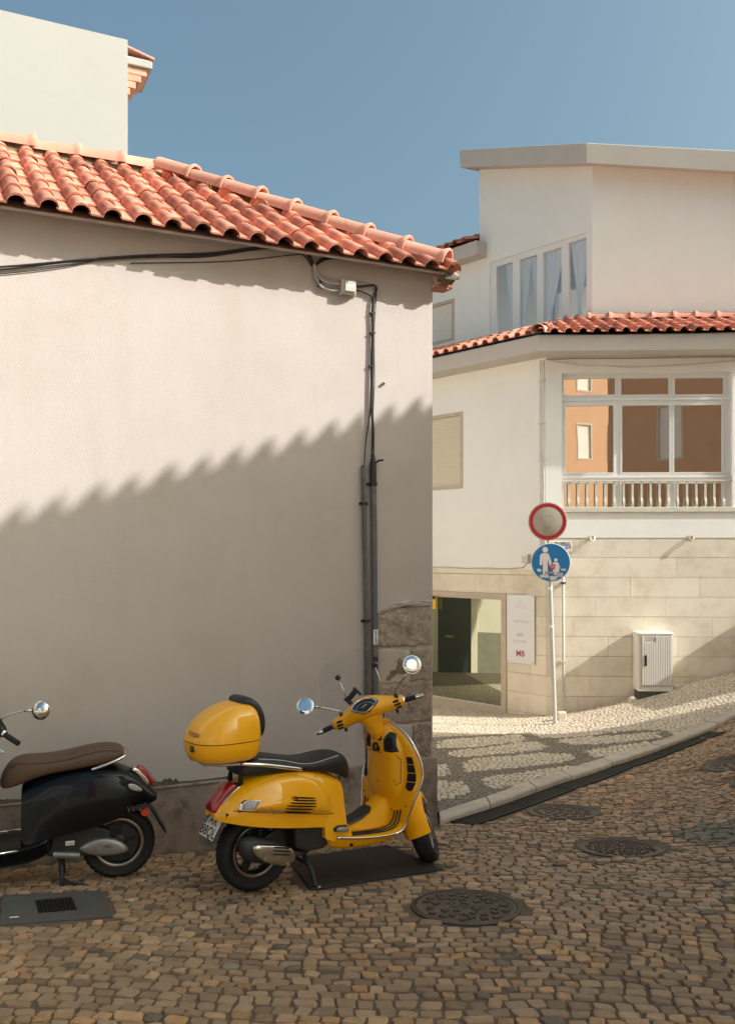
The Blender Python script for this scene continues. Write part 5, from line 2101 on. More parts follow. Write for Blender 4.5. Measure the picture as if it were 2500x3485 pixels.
# tail light
def tail_unit(par, path, w0, w1, h, mat, name, out, infl=1.):
    mb = MB()
    rg = []
    n = len(path)
    for i, (x, z) in enumerate(path):
        a, b = path[max(0, i - 1)], path[min(n - 1, i + 1)]
        t = Vector((b[0] - a[0], 0, b[1] - a[1])).normalized()
        nr = Vector((t.z, 0, -t.x))
        if nr.x > 0:
            nr = -nr
        w_ = (w0 + (w1 - w0) * i / (n - 1)) * infl
        hh = h * (.55 if i in (0, n - 1) else 1.)
        o_ = Vector((x, 0, z))
        rg.append([o_ + Vector((0, -w_, 0)) - nr * .03, o_ + Vector((0, -w_, 0)) + nr * hh * .55, o_ + Vector((0, -w_ * .80, 0)) + nr * hh * .92, o_ + nr * hh * 1.05,
                   o_ + Vector((0, w_ * .80, 0)) + nr * hh * .92, o_ + Vector((0, w_, 0)) + nr * hh * .55, o_ + Vector((0, w_, 0)) - nr * .03])
    mb.rings(rg)
    return mb.build(name, mat, par, smooth=True, sub=2)


tl = tail_unit(yel, [(-.118, .690), (-.150, .672), (-.205, .628), (-.250, .575), (-.272, .535), (-.276, .520)], .092, .078, .016, M_CHRB, 'tail_light', 1)
tail_unit(tl, [(-.140, .682), (-.160, .670), (-.205, .632), (-.250, .580), (-.274, .540), (-.280, .522)], .074, .062, .046, M_RED, 'lens', 1)
mb = MB()
mb.tube([(-.225, -.02, .658), (-.252, -.022, .632), (-.285, -.02, .585)], [.004, .010, .005], 8)
mb.build('lens_streak', pm('lens_pink', (.55, .10, .10), .1, coat=1.), tl, smooth=True)  # paler pink streak along the lens

# number plate
pn = Vector((-.86, 0, .50)).normalized()
pu = Vector((.50, 0, .86)).normalized()
pc = Vector((-.288, 0, .446))
py_ = Vector((0, -1, 0))        # reading direction seen from behind


def plq(a, b, d):
    return pc + py_ * a + pu * b + pn * d


mb = MB()
mb.hexa([plq(-.098, -.078, -.006), plq(.098, -.078, -.006), plq(.098, .078, -.006), plq(-.098, .078, -.006), plq(-.098, -.078, .0), plq(.098, -.078, .0), plq(.098, .078, .0), plq(-.098, .078, .0)])
pb = mb.build('number_plate', M_BLACK, yel, bevel=.002)
mb = MB()
mb.hexa([plq(-.094, -.074, .0005), plq(.094, -.074, .0005), plq(.094, .074, .0005), plq(-.094, .074, .0005), plq(-.094, -.074, .002), plq(.094, -.074, .002), plq(.094, .074, .002), plq(-.094, .074, .002)])
mb.build('plate_face', M_PLW, pb)
mb = MB()
mb.add([plq(-.094, .0, .0026), plq(-.068, .0, .0026), plq(-.068, .074, .0026), plq(-.094, .074, .0026)], [(0, 1, 2, 3)])
mb.build('country_band', M_PLB, pb)
lettering('AR', .082, plq(.003, .034, .0026), py_, pu, M_INK, pb, .0004, bold=.0012)
lettering('88QL', .082, plq(-.002, -.038, .0026), py_, pu, M_INK, pb, .0004, bold=.0012)
lettering('P', .020, plq(-.081, .018, .0028), py_, pu, M_PLW, pb, .0004)
mb = MB()
mb.hexa([plq(-.03, .05, -.05), plq(.03, .05, -.05), plq(.03, .10, -.05), plq(-.03, .10, -.05), plq(-.03, -.06, -.006), plq(.03, -.06, -.006), plq(.03, .08, -.006), plq(-.03, .08, -.006)])
mb.build('plate_bracket', M_BLACK, pb)
for s_ in (-.05, .05):
    mb = MB()
    mb.disc(Vector((-.287, s_, .507)), (-1, 0, .2), .008, .006, 10)
    mb.build('bolt', M_BLACK, yel)

# seat with piping
SEAT = [(-.145, .800, .742, .105), (-.125, .840, .738, .132), (-.04, .862, .732, .150), (.10, .838, .728, .156), (.25, .797, .722, .156), (.35, .786, .708, .152), (.45, .796, .690, .146), (.55, .806, .660, .130), (.62, .786, .628, .108), (.662, .735, .605, .080), (.685, .665, .610, .040)]


def seat_sec(zt, zb, w_):
    h = zt - zb
    return [(0, zt), (w_ * .55, zt - .003), (w_ * .88, zt - .02), (w_ * 1.0, zt - h * .45), (w_ * .98, zt - h * .8), (w_ * .86, zb), (0, zb)]


mb = MB()
rg = []
for x, zt, zb, w_ in SEAT:
    h_ = seat_sec(zt, zb, w_)
    rg.append([Vector((x, y, z)) for y, z in h_] + [Vector((x, -y, z)) for y, z in reversed(h_[1:-1])])
mb.rings(rg)
seat = mb.build('seat', M_SEATB, yel, smooth=True, sub=2)
for sgn in (-1, 1):
    mb = MB()
    mb.tube(smooth_path([Vector((x, sgn * w_ * .925, zt - .018)) for x, zt, zb, w_ in SEAT[2:8]], 5), .0028, 6)
    mb.build('seat_piping', M_PIPE, seat, smooth=True)

# chrome grab rail and rack
for sgn in (-1, 1):
    mb = MB()
    mb.tube(smooth_path([(.235, sgn * .182, .752), (.10, sgn * .184, .785), (-.05, sgn * .175, .818), (-.16, sgn * .15, .832)], 5), .0115, 10)
    mb.build('grab_rail', M_CHR, yel, smooth=True)
mb = MB()
mb.tube(smooth_path([(-.16, -.15, .832), (-.30, -.12, .838), (-.36, 0, .84), (-.30, .12, .838), (-.16, .15, .832)], 6), .0095, 8)
for s_ in (-.09, .09):
    mb.tube([(-.10, s_, .832), (-.38, s_, .842)], .008, 8)
mb.build('rack', M_ALU, yel, smooth=True)
for s_ in (-.07, .07):
    mb = MB()
    mb.tube([(-.13, s_, .690), (-.125, s_, .75), (-.15, s_, .832)], [.018, .011, .010], 8)
    mb.build('rack_stay', M_BLACK, yel, smooth=True)

# top case
TCX = .045
TC = [(.848, -.255, .120, .125), (.850, -.262, .165, .160), (.862, -.268, .192, .180), (.90, -.270, .208, .200), (.940, -.271, .2135, .207), (.968, -.271, .2145, .208)]
_rf = ((.9735, -.4855, -.0565, .208), (1.01, -.476, -.056, .206), (1.055, -.449, -.058, .200), (1.095, -.410, -.063, .188), (1.13, -.360, -.072, .168), (1.158, -.308, -.085, .140), (1.176, -.262, -.104, .108), (1.186, -.215, -.140, .060), (1.188, -.18, -.17, .010))
TL = [(z, (r_ + f_) / 2, (f_ - r_) / 2, b_) for z, r_, f_, b_ in _rf]


def refine(rows, n=4):
    """smooth the (z, centre, half length, half width) rows of the lid"""
    P = [Vector(r_) for r_ in rows]
    out = []
    for i in range(len(P) - 1):
        q0, q1, q2, q3 = P[max(0, i - 1)], P[i], P[i + 1], P[min(len(P) - 1, i + 2)]
        for k in range(n):
            t = k / n
            out.append(tuple(.5 * ((2 * q1) + (-q0 + q2) * t + (2 * q0 - 5 * q1 + 4 * q2 - q3) * t * t + (-q0 + 3 * q1 - 3 * q2 + q3) * t ** 3)))
    out.append(tuple(P[-1]))
    return out


TL2 = refine(TL)


def superell(cx_, a, b, n=40, ex=2.7):
    out = []
    for k in range(n):
        t = 2 * math.pi * k / n
        c, s_ = math.cos(t), math.sin(t)
        exx = 3.6 if c > 0 else 2.5
        out.append((cx_ + a * math.copysign(abs(c) ** (2 / exx), c), b * math.copysign(abs(s_) ** (2 / exx), s_)))
    return out


mb = MB()
mb.rings([[Vector((x + TCX, y, z)) for x, y in superell(c, a, b)] for z, c, a, b in TC])
tc_ = mb.build('top_case', M_YEL, yel, smooth=True, angle=70)
mb = MB()
mb.rings([[Vector((x + TCX, y, .9705)) for x, y in superell(-.271, .2125, .206)], [Vector((x + TCX, y, .9730)) for x, y in superell(-.271, .2125, .206)]])
mb.build('lid_gap', M_GAP, tc_)
mb = MB()
mb.rings([[Vector((x + TCX, y, z)) for x, y in superell(c, a, b)] for z, c, a, b in TL2])
mb.build('case_lid', M_YEL, tc_, smooth=True, angle=80)
mb = MB()
mb.disc(Vector((-.480 + TCX, -.055, .938)), Vector((-1, -.22, 0)), .019, .008, 20)
lk = mb.build('case_lock', M_BLACK, tc_, smooth=True, angle=40)
mb = MB()
mb.disc(Vector((-.4865 + TCX, -.0567, .938)), Vector((-1, -.22, 0)), .013, .004, 20)
mb.build('lock_barrel', M_CHRB, lk, smooth=True, angle=40)
lettering('Vespa', .048, (-.4735 + TCX, -.055, 1.028), (.20, -1, 0), (.12, 0, 1), M_INK, tc_, .0035, shear=.35)
mb = MB()
mb.tube([(-.470 + TCX, -.018, 1.008), (-.4705 + TCX, -.055, 1.010), (-.463 + TCX, -.098, 1.012)], .0012, 5)
mb.build('lettering_stroke', M_INK, tc_)
# padded backrest hugging the front of the case
mb = MB()
rg = []
for x, z, nx_, nz_, w_, th_ in ((-.195, 1.186, -.2, 1, .075, .010), (-.16, 1.192, .1, 1, .105, .030), (-.12, 1.178, .45, .9, .125, .040), (-.085, 1.145, .75, .65, .138, .042), (-.062, 1.09, .95, .3, .142, .040), (-.056, 1.03, 1, 0, .138, .036), (-.056, .985, 1, -.1, .125, .026), (-.056, .965, 1, -.2, .105, .008)):
    nn_ = Vector((nx_, 0, nz_)).normalized()
    o_ = Vector((x + TCX, 0, z))
    rg.append([o_ + Vector((0, -w_, 0)) - nn_ * .03, o_ + Vector((0, -w_, 0)) + nn_ * th_ * .5, o_ + Vector((0, -w_ * .8, 0)) + nn_ * th_, o_ + nn_ * th_ * 1.1, o_ + Vector((0, w_ * .8, 0)) + nn_ * th_, o_ + Vector((0, w_, 0)) + nn_ * th_ * .5, o_ + Vector((0, w_, 0)) - nn_ * .03])
mb.rings(rg)
mb.build('backrest_pad', M_SEATB, tc_, smooth=True, sub=2)

# rear wheel, engine, exhaust
wheel(yel, (0, 0, .250), .2465, .066)
mb = MB()
mb.rings([[Vector((x, y, z)) for y, z in ((-.06, z0), (.17, z0), (.17, z1), (-.06, z1))] for x, z0, z1 in ((-.02, .22, .30), (.10, .19, .36), (.28, .19, .42), (.42, .21, .40), (.47, .24, .34))])
mb.build('engine', M_ENG, yel, bevel=.02)
mb = MB()
mb.rings([[Vector((x, y, z)) for y, z in ((-.17, z0), (-.03, z0), (-.03, z1), (-.17, z1))] for x, z0, z1 in ((.20, .26, .38), (.30, .22, .41), (.40, .22, .40), (.455, .25, .36))])
mb.build('engine_cover', M_ENG, yel, bevel=.02)
for s_ in (-.10, .10):
    mb = MB()
    mb.tube([(-.03, s_, .30), (.02, s_ * .95, .52)], .016, 8)
    sh = mb.build('shock_absorber', M_ENG, yel, smooth=True)
    mb = MB()
    mb.tube([Vector((-.025 + .045 * k / 40, s_ + .03 * math.cos(k * 1.05), .315 + .17 * k / 40 + .0)) + Vector((.03 * math.sin(k * 1.05), 0, 0)) for k in range(41)], .005, 5)
    mb.build('spring', M_RIM, sh, smooth=True)
mb = MB()
rg = []
for x, z, ry, rz in ((-.185, .335, .020, .030), (-.172, .333, .052, .064), (-.12, .318, .066, .080), (-.02, .290, .070, .082), (.07, .262, .064, .070), (.13, .243, .045, .050), (.165, .235, .025, .03)):
    rg.append([Vector((x, -.165 + ry * math.cos(2 * math.pi * k / 18), z + rz * math.sin(2 * math.pi * k / 18))) for k in range(18)])
mb.rings(rg)
ms = mb.build('silencer', M_ENG, yel, smooth=True, sub=1)
SH = [(-.138, .352), (-.118, .366), (-.06, .352), (.10, .322), (.148, .292), (.176, .240), (.158, .200), (.115, .186), (.03, .206), (-.075, .252), (-.128, .305)]
cs = (.02, .276)
mb = MB()
rg = []
for s_, dy in ((1.0, -.205), (.985, -.232), (.92, -.246), (.7, -.252), (.35, -.254), (.08, -.254)):
    rg.append([Vector((cs[0] + (x - cs[0]) * s_, dy, cs[1] + (z - cs[1]) * s_)) for x, z in SH])
mb.rings(rg)
hsd = mb.build('heat_shield', M_CHRB, ms, smooth=True, sub=1)
for k in range(3):
    mb = MB()
    x0_, z0_ = .005 - k * .008, .330 - k * .020
    mb.tube([Vector((x0_ + .020 * j, -.2525, z0_ - .0045 * j)) for j in range(7)], [.003, .0045, .0048, .0048, .0048, .0045, .003], 6)
    mb.build('shield_slot', M_HOLE, hsd, smooth=True)
for x, z in ((-.055, .268), (.095, .207)):
    mb = MB()
    mb.disc(Vector((x, -.251, z)), (0, -1, 0), .010, .008, 12)
    mb.build('shield_bolt', M_ALU, hsd)
mb = MB()
mb.tube(smooth_path([(.15, -.16, .24), (.22, -.15, .22), (.32, -.10, .21), (.38, -.02, .22)], 5), .018, 8)
mb.build('exhaust_pipe', M_ENG, ms, smooth=True)

# floor, sill, tunnel
FLOOR = [(.395, .345, .185, .262), (.45, .306, .203, .215), (.55, .283, .216, .186), (.68, .270, .226, .180), (.80, .262, .234, .180), (.89, .262, .240, .188), (.95, .275, .247, .205), (1.0, .312, .256, .245), (1.03, .370, .262, .300)]
mb = MB()
rg = []
for x, zf, w_, zb_ in FLOOR:
    h_ = [(0, zf), (w_ * .6, zf), (w_ - .012, zf - .004), (w_, zf - .016), (w_ - .010, zf - .034), (w_ - .030, zb_ + .012), (w_ - .055, zb_), (0, zb_ - .004)]
    rg.append([Vector((x, y, z)) for y, z in h_] + [Vector((x, -y, z)) for y, z in reversed(h_[1:-1])])
mb.rings(rg)
fl = mb.build('floorboard', M_YELM, yel, smooth=True, sub=1)
mb = MB()
rg = []
for x, w_, zt in ((.60, .030, .285), (.70, .050, .300), (.80, .060, .335), (.88, .066, .382), (.95, .070, .432), (1.0, .070, .440)):
    rg.append([Vector((x, -w_ - .03, .255)), Vector((x, -w_, zt - .012)), Vector((x, -w_ * .8, zt)), Vector((x, w_ * .8, zt)), Vector((x, w_, zt - .012)), Vector((x, w_ + .03, .255))])
mb.rings(rg)
mb.build('centre_tunnel', M_YELM, fl, smooth=True, angle=50)
mb = MB()
rg = []
for x, w_, zt in ((.58, .02, .290), (.62, .045, .300), (.70, .060, .314), (.78, .066, .336), (.84, .062, .366), (.865, .040, .382)):
    rg.append([Vector((x, -w_, zt - .008)), Vector((x, -w_ * .9, zt + .004)), Vector((x, w_ * .9, zt + .004)), Vector((x, w_, zt - .008))])
mb.rings(rg)
mb.build('rubber_mat', M_BLACK, fl, smooth=True, angle=60)
for sgn in (-1, 1):
    for k in range(3):
        yy = sgn * (.205 - .032 * k)
        P_ = [(.52 + .05 * k, yy * .93, .289 - .001 * k), (.66, yy * .96, .2755), (.80, yy, .2665), (.88, yy, .2665), (.935, yy, .277), (.968, yy, .305), (.982, yy, .35), (.988 - .002 * k, yy, .385 - .01 * k)]
        mb = MB()
        mb.tube(smooth_path(P_, 5), .0052, 6, flat=.8)
        mb.build('rubber_strip', M_BLACK, fl, smooth=True)
    q = [(.459, .352), (.490, .362), (.552, .354), (.565, .318), (.51, .326), (.466, .334)]
    mb = MB()
    cq = (.515, .341)
    mb.rings([[Vector((cq[0] + (x - cq[0]) * s_, sgn * o_, cq[1] + (z - cq[1]) * s_)) for x, z in q] for s_, o_ in ((1.12, .175), (1.12, .213), (.95, .222), (.3, .226))])
    rb_ = mb.build('side_reflector', M_BLACK, yel, smooth=True, angle=40)
    mb = MB()
    mb.rings([[Vector((cq[0] + (x - cq[0]) * s_, sgn * o_, cq[1] + (z - cq[1]) * s_)) for x, z in q] for s_, o_ in ((.90, .2225), (.80, .229), (.2, .231))])
    mb.build('lens', M_CLR, rb_, smooth=True)
    mb = MB()
    mb.disc(Vector((.598, sgn * .197, .222)), (0, sgn, -.3), .014, .004, 14)
    mb.build('drain_hole', M_HOLE, fl)
# side fairing between tail and floor
    mb = MB()
    rg = []
    for x, y, zt, zb_ in ((.395, .205, .390, .300), (.44, .208, .440, .275), (.50, .200, .425, .270), (.56, .196, .375, .270), (.60, .200, .315, .272)):
        rg.append([Vector((x, sgn * (y - .05), zt)), Vector((x, sgn * (y - .012), zt)), Vector((x, sgn * y, (zt + zb_) / 2)), Vector((x, sgn * (y + .003), zb_)), Vector((x, sgn * (y - .05), zb_))])
    mb.rings(rg)
    mb.build('sill_fairing', M_YEL, yel, smooth=True, angle=60)

# leg shield, fairing and their fittings
mb = MB()
rg = []
for z, w_, xc, xe in SHIELD:
    ring = []
    cols = [-1, -.85, -.65, -.4, -.15, .15, .4, .65, .85, 1]
    for c in cols:
        ring.append(Vector((shield_x(c * w_, z), c * w_, z)))
    for c in reversed(cols):
        ring.append(Vector((shield_x(c * w_, z) + .012 + .075 * (1 - abs(c) ** 1.6), c * w_, z)))
    rg.append(ring)
mb.rings(rg)
shd = mb.build('leg_shield', M_YEL, yel, smooth=True, angle=70)
mb = MB()
rg = []
NZ = 22
for i in range(NZ + 1):
    z = .40 + .53 * i / NZ
    for a_, b_ in zip(FAIR[:-1], FAIR[1:]):
        if a_[0] <= z <= b_[0] + 1e-6:
            t = (z - a_[0]) / (b_[0] - a_[0])
            w_ = a_[1] + (b_[1] - a_[1]) * t
    cols = [-1.02, -1, -.985, -.95, -.9, -.8, -.6, -.3, 0, .3, .6, .8, .9, .95, .985, 1, 1.02]
    rg.append([Vector((fair_x(c * w_, z) - (.002 if abs(c) <= 1 else -.004), c * w_, z)) for c in cols])
mb.rings(rg, caps=False, closed=False)
fa = mb.build('knee_fairing', M_YEL, shd, smooth=True)
edge = [(.478, -.214, .290), (.62, -.227, .265), (.78, -.238, .248), (.89, -.245, .246), (.95, -.252, .258), (.985, -.258, .285)] + [(xe + .004, -w_ - .003, z) for z, w_, xc, xe in SHIELD[1:]]
for sgn in (-1, 1):
    mb = MB()
    P_ = smooth_path(edge, 5)
    mb.tube(P_ if sgn < 0 else mirrored(P_), .0082, 8)
    mb.build('chrome_trim', M_CHR, shd, smooth=True)


def on_fair(pts, d0=-.0035, d1=-.006, mat=M_HOLE, name='vent', par=None, fn_=fair_x):
    mb = MB()
    c = (sum(p[0] for p in pts) / len(pts), sum(p[1] for p in pts) / len(pts))
    fine = []
    for i in range(len(pts)):
        a, b = pts[i], pts[(i + 1) % len(pts)]
        for k in range(3):
            fine.append((a[0] + (b[0] - a[0]) * k / 3, a[1] + (b[1] - a[1]) * k / 3))
    rg = []
    for s_, dd in ((1., .01), (1., d0), (.94, d1), (.6, d1), (.2, d1)):
        rg.append([Vector((fn_(c[0] + (y - c[0]) * s_, c[1] + (z - c[1]) * s_) + dd, c[0] + (y - c[0]) * s_, c[1] + (z - c[1]) * s_)) for y, z in fine])
    mb.rings(rg)
    return mb.build(name, mat, par or shd, smooth=True, angle=50)


for sgn in (1, -1):
    V_ = [(-.222, .735, -.262, .738, -.272, .692, -.226, .688), (-.2265, .682, -.2735, .686, -.286, .636, -.2285, .632), (-.2285, .626, -.2875, .630, -.294, .578, -.2275, .574), (-.2275, .568, -.2935, .572, -.277, .520, -.250, .512, -.224, .532)]
    for v in V_:
        on_fair([(sgn * v[i], v[i + 1]) for i in range(0, len(v), 2)])
    on_fair([(sgn * y, z) for y, z in ((-.074, .834), (-.112, .892), (-.150, .880), (-.158, .842), (-.182, .766), (-.140, .757), (-.080, .757))], mat=M_BLACK, name='pocket', par=fa)
    on_fair([(sgn * y, z) for y, z in ((-.09, .815), (-.118, .862), (-.140, .852), (-.162, .786), (-.10, .776))], -.0065, -.0075, M_HOLE, 'pocket_opening', fa)
# glove box outline, lock, bag hook, badge, screws
mb = MB()
GB = [(.17, .715), (.19, .690), (.19, .580), (.17, .545), (-.165, .541), (-.188, .558), (-.190, .715), (-.172, .738), (.10, .742)]
mb.tube([Vector((fair_x(y, z) - .0035, y, z)) for y, z in [q for i in range(len(GB)) for q in (GB[i], tuple((GB[i][k] * .5 + GB[(i + 1) % len(GB)][k] * .5) for k in (0, 1)))] + [GB[0]]], .0022, 5)
mb.build('glovebox_seam', M_GAP, fa)
lettering('125', .026, (fair_x(-.155, .568) - .0045, -.152, .568), (0, -1, 0), (0, 0, 1), M_INK, fa, .001, shear=.2)
mb = MB()
mb.disc(Vector((fair_x(-.036, .842) - .001, -.036, .842)), (-1, 0, .1), .021, .006, 20)
mb.build('ignition_lock', M_BLACK, fa, smooth=True, angle=40)
mb = MB()
mb.lathe([(.0, .030), (.016, .030), (.018, .024), (.006, .018), (.0, .018)], Vector((fair_x(.005, .775), .005, .775)), (-1, 0, .1), 20)
mb.box(lambda a, n_, z: Vector((.905 + a, n_, .770 + z)), .03, .06, -.035, -.01, -.02, .012)
mb.build('bag_hook', M_BLACK, fa, smooth=True, angle=40)
for y, z in ((-.108, .365), (-.240, .412), (.108, .365), (.240, .412)):
    mb = MB()
    mb.disc(Vector((shield_x(y, z) - .001, y, z)), (-1, 0, 0), .006, .003, 10)
    mb.build('screw', M_BLACK, shd)
# horn cover on the front of the shield
mb = MB()
rg = []
for x, z, w_ in ((1.085, .93, .03), (1.105, .86, .045), (1.115, .72, .055), (1.115, .58, .055), (1.10, .46, .04)):
    rg.append([Vector((x - .03, -w_, z)), Vector((x + .012, -w_ * .7, z)), Vector((x + .022, 0, z)), Vector((x + .012, w_ * .7, z)), Vector((x - .03, w_, z))])
mb.rings(rg)
mb.build('horn_cover', M_YEL, shd, smooth=True, sub=1)
mb = MB()
mb.lathe([(-.02, .052), (.06, .058), (.075, .05)], ST_O, ST_A, 24, caps=True)
mb.build('steering_collar', M_YEL, shd, smooth=True, angle=40)
# chin under the shield
mb = MB()
rg = []
for x, w_, zt, zb_ in ((.98, .20, .26, .215), (1.04, .19, .36, .24), (1.10, .14, .42, .30), (1.13, .08, .46, .36)):
    rg.append([Vector((x, -w_, zt)), Vector((x, -w_ * .8, zb_)), Vector((x, w_ * .8, zb_)), Vector((x, w_, zt))])
mb.rings(rg)
mb.build('chin', M_YEL, shd, smooth=True, sub=1)

# front wheel, mudguard and fork follow the steering
AX = Vector((.04, 0, -.838))
wheel(yel, AX, .236, .060, xf=steer)
mb = MB()
rg = []
for k in range(17):
    t = R(22 + 8.6 * k)
    e1 = Vector((-math.cos(t), 0, math.sin(t)))
    sh_ = 1.0 if 2 < k < 14 else (.97 if k in (2, 14) else .93)
    dp = .205
    rg.append([AX + e1 * (r_ * sh_) + Vector((0, y, 0)) for y, r_ in ((-.086, dp), (-.092, .215), (-.084, .252), (-.055, .280), (0, .290), (.055, .280), (.084, .252), (.092, .215), (.086, dp))])
mb.rings(rg, caps=False, closed=False)
fen = mb.build('mudguard', M_YELM, yel, smooth=True, sub=1, xf=steer)
mb = MB()
mb.tube([(0, 0, -.02), (.0, .02, -.45), (-.02, .085, -.60), (-.04, .088, -.74)], [.026, .026, .024, .022], 12)
fk = mb.build('fork', M_ENG, yel, smooth=True, xf=steer)
mb = MB()
mb.tube([(-.04, .09, -.74), (.0, .094, -.80), (.04, .092, -.838)], [.028, .026, .026], 10)
mb.build('trailing_arm', M_ALU, fk, smooth=True, xf=steer)
mb = MB()
mb.lathe([(-.068, .095), (-.062, .095), (-.062, .05), (-.068, .05)], AX, (0, 1, 0), 32, closed=True)
mb.build('brake_disc', M_CHRB, fk, xf=steer)

# handlebar with cowl
mb = MB()
rg = []
for y, zc_, rx, rz in ((-.262, .166, .010, .010), (-.258, .166, .034, .036), (-.235, .167, .042, .044), (-.19, .172, .047, .050), (-.14, .184, .054, .058), (-.09, .198, .070, .068), (-.045, .206, .082, .076), (0, .208, .086, .079), (.045, .206, .082, .076), (.09, .198, .070, .068), (.14, .184, .054, .058), (.19, .172, .047, .050), (.235, .167, .042, .044), (.258, .166, .034, .036), (.262, .166, .010, .010)):
    rg.append([Vector((-.01 + rx * math.cos(2 * math.pi * k / 16), y, zc_ + rz * math.sin(2 * math.pi * k / 16))) for k in range(16)])
mb.rings(rg)
hb = mb.build('handlebar_cowl', M_YEL, yel, smooth=True, sub=1, xf=steer)
mb = MB()
rg = []
for z, cx_, rx, ry in ((.0, -.005, .062, .056), (.02, -.005, .064, .058), (.06, -.006, .064, .062), (.10, -.008, .062, .072), (.145, -.010, .066, .095), (.18, -.01, .062, .11)):
    rg.append([Vector((cx_ + rx * math.cos(2 * math.pi * k / 18), ry * math.sin(2 * math.pi * k / 18), z)) for k in range(18)])
mb.rings(rg)
mb.build('handlebar_neck', M_YEL, hb, smooth=True, sub=1, xf=steer)
gn = Vector((-.72, 0, .69)).normalized()
gu = Vector((.69, 0, .72)).normalized()
gc = Vector((-.076, 0, .252))
EYEP = [(-.098, .004), (-.075, .030), (-.040, .047), (0, .052), (.040, .047), (.075, .030), (.098, .004), (.060, -.026), (.025, -.044), (0, -.047), (-.025, -.044), (-.060, -.026)]
mb = MB()
mb.rings([[gc + Vector((0, y * s_, 0)) + gu * (v_ * s_) + gn * d_ for y, v_ in EYEP] for s_, d_ in ((1.05, -.045), (1.05, .004), (.96, .012), (.86, .010), (.84, .003))])
gz = mb.build('gauge', M_CHR, hb, smooth=True, angle=50, xf=steer)
mb = MB()
mb.rings([[gc + Vector((0, y * s_, 0)) + gu * (v_ * s_) + gn * .0045 for y, v_ in EYEP] for s_ in (.88, .4, .05)])
mb.build('dial', M_DIAL, gz, xf=steer)
mb = MB()
for k in range(13):
    t = R(15 + 12.5 * k)
    c, s_ = math.cos(t), math.sin(t)
    a_, b_ = (.060, .034) if k % 2 else (.054, .029)
    mb.tube([gc + Vector((0, c * a_, 0)) + gu * (s_ * b_ - .012) + gn * .0055, gc + Vector((0, c * .066, 0)) + gu * (s_ * .039 - .012) + gn * .0055], .0011, 4)
mb.tube([gc + Vector((0, .02, 0)) + gu * (-.006) + gn * .006, gc + Vector((0, -.022, 0)) + gu * .006 + gn * .006], .0022, 4)
mb.build('dial_marks', M_WFRAME, gz, xf=steer)
mb = MB()
mb.lathe([(0, .06), (.03, .068), (.045, .062), (.05, .03), (.052, .002)], (.05, 0, .19), (1, 0, -.25), 28)
mb.build('headlight', M_CLR, hb, smooth=True, xf=steer)
for sgn in (1, -1):
    mb = MB()
    mb.tube([(-.015, sgn * .255, .164), (-.016, sgn * .262, .163)], [.030, .026], 16)
    mb.build('collar', M_CHR, hb, smooth=True, angle=50, xf=steer)
    mb = MB()
    mb.tube([(-.015, sgn * .262, .163), (-.017, sgn * .30, .161), (-.02, sgn * .345, .159)], [.0165, .0175, .0170], 14)
    gr = mb.build('grip', M_RUB, hb, smooth=True, angle=50, xf=steer)
    mb = MB()
    mb.tube([(-.02, sgn * .338, .159), (-.021, sgn * .345, .159), (-.023, sgn * .380, .158), (-.023, sgn * .389, .158)], [.0175, .0195, .0150, .0125], 14)
    mb.build('bar_end', M_CHR, gr, smooth=True, angle=50, xf=steer)
    mb = MB()
    mb.tube(smooth_path([(.03, sgn * .235, .150), (.055, sgn * .28, .135), (.058, sgn * .34, .122), (.050, sgn * .372, .118)], 5), [.008] + [.0062] * 14 + [.009], 8)
    mb.build('brake_lever', M_ALU, hb, smooth=True, xf=steer)
    for k, (dz, ln) in enumerate(((.026, .022), (.004, .024), (-.020, .020))):
        mb = MB()
        yy = sgn * (.202 + .004 * k)
        o_ = Vector((-.049 + .004 * abs(k - 1), yy, .168 + dz))
        mb.box(lambda a, n_, z, o_=o_: o_ + Vector((n_, a, z)), -ln * .95, ln * .95, -.010, .006, -.008, .008)
        mb.build('switch', M_BLACK, hb, bevel=.004, xf=steer)
    mb = MB()
    mb.tube([(-.03, sgn * .185, .125), (-.045, sgn * .187, .108)], [.012, .009], 8)
    mb.build('switch_lug', M_BLACK, hb, smooth=True, xf=steer)
# mirrors
for sgn, mc, path, fn_m in ((1, (-.055, .370, .389), [(-.02, .177, .215), (-.018, .18, .250), (-.02, .20, .270), (-.030, .28, .330), (-.042, .318, .356)], Vector((-.756, -.095, .648))),
                            (-1, (-.055, -.401, .404), [(-.02, -.216, .210), (-.02, -.218, .245), (-.028, -.27, .295), (-.045, -.351, .352)], Vector((-.888, .006, .46)))):
    mb = MB()
    mb.tube(smooth_path([Vector(p) for p in path], 5), .0055, 8)
    mr = mb.build('mirror', M_CHRB, hb, smooth=True, xf=steer)
    mb = MB()
    e_ = Vector(path[-1])
    mb.tube([e_ - (e_ - Vector(path[-2])) * .9, e_ + (e_ - Vector(path[-2])).normalized() * .012], [.0075, .0105], 10)
    mb.build('stalk_sleeve', M_CHRB, mr, smooth=True, xf=steer)
    mb = MB()
    mb.tube([Vector(path[0]) + Vector((0, 0, -.02)), Vector(path[0]) + Vector((0, 0, .025))], [.016, .012], 10)
    mb.build('mirror_boot', M_BLACK, mr, smooth=True, xf=steer)
    fm_ = fn_m.normalized()
    mb = MB()
    mb.lathe([(-.028, .012), (-.022, .035), (-.010, .054), (0, .0605), (.004, .0605)], mc, fm_, 36, caps=True)
    mb.build('mirror_housing', M_CHR, mr, smooth=True, angle=60, xf=steer)
    mb = MB()
    mb.lathe([(.0042, .0575), (.0048, .0570), (.0050, .03), (.0050, .001)], mc, fm_, 36)
    mb.build('mirror_glass', M_MIR, mr, smooth=True, xf=steer)
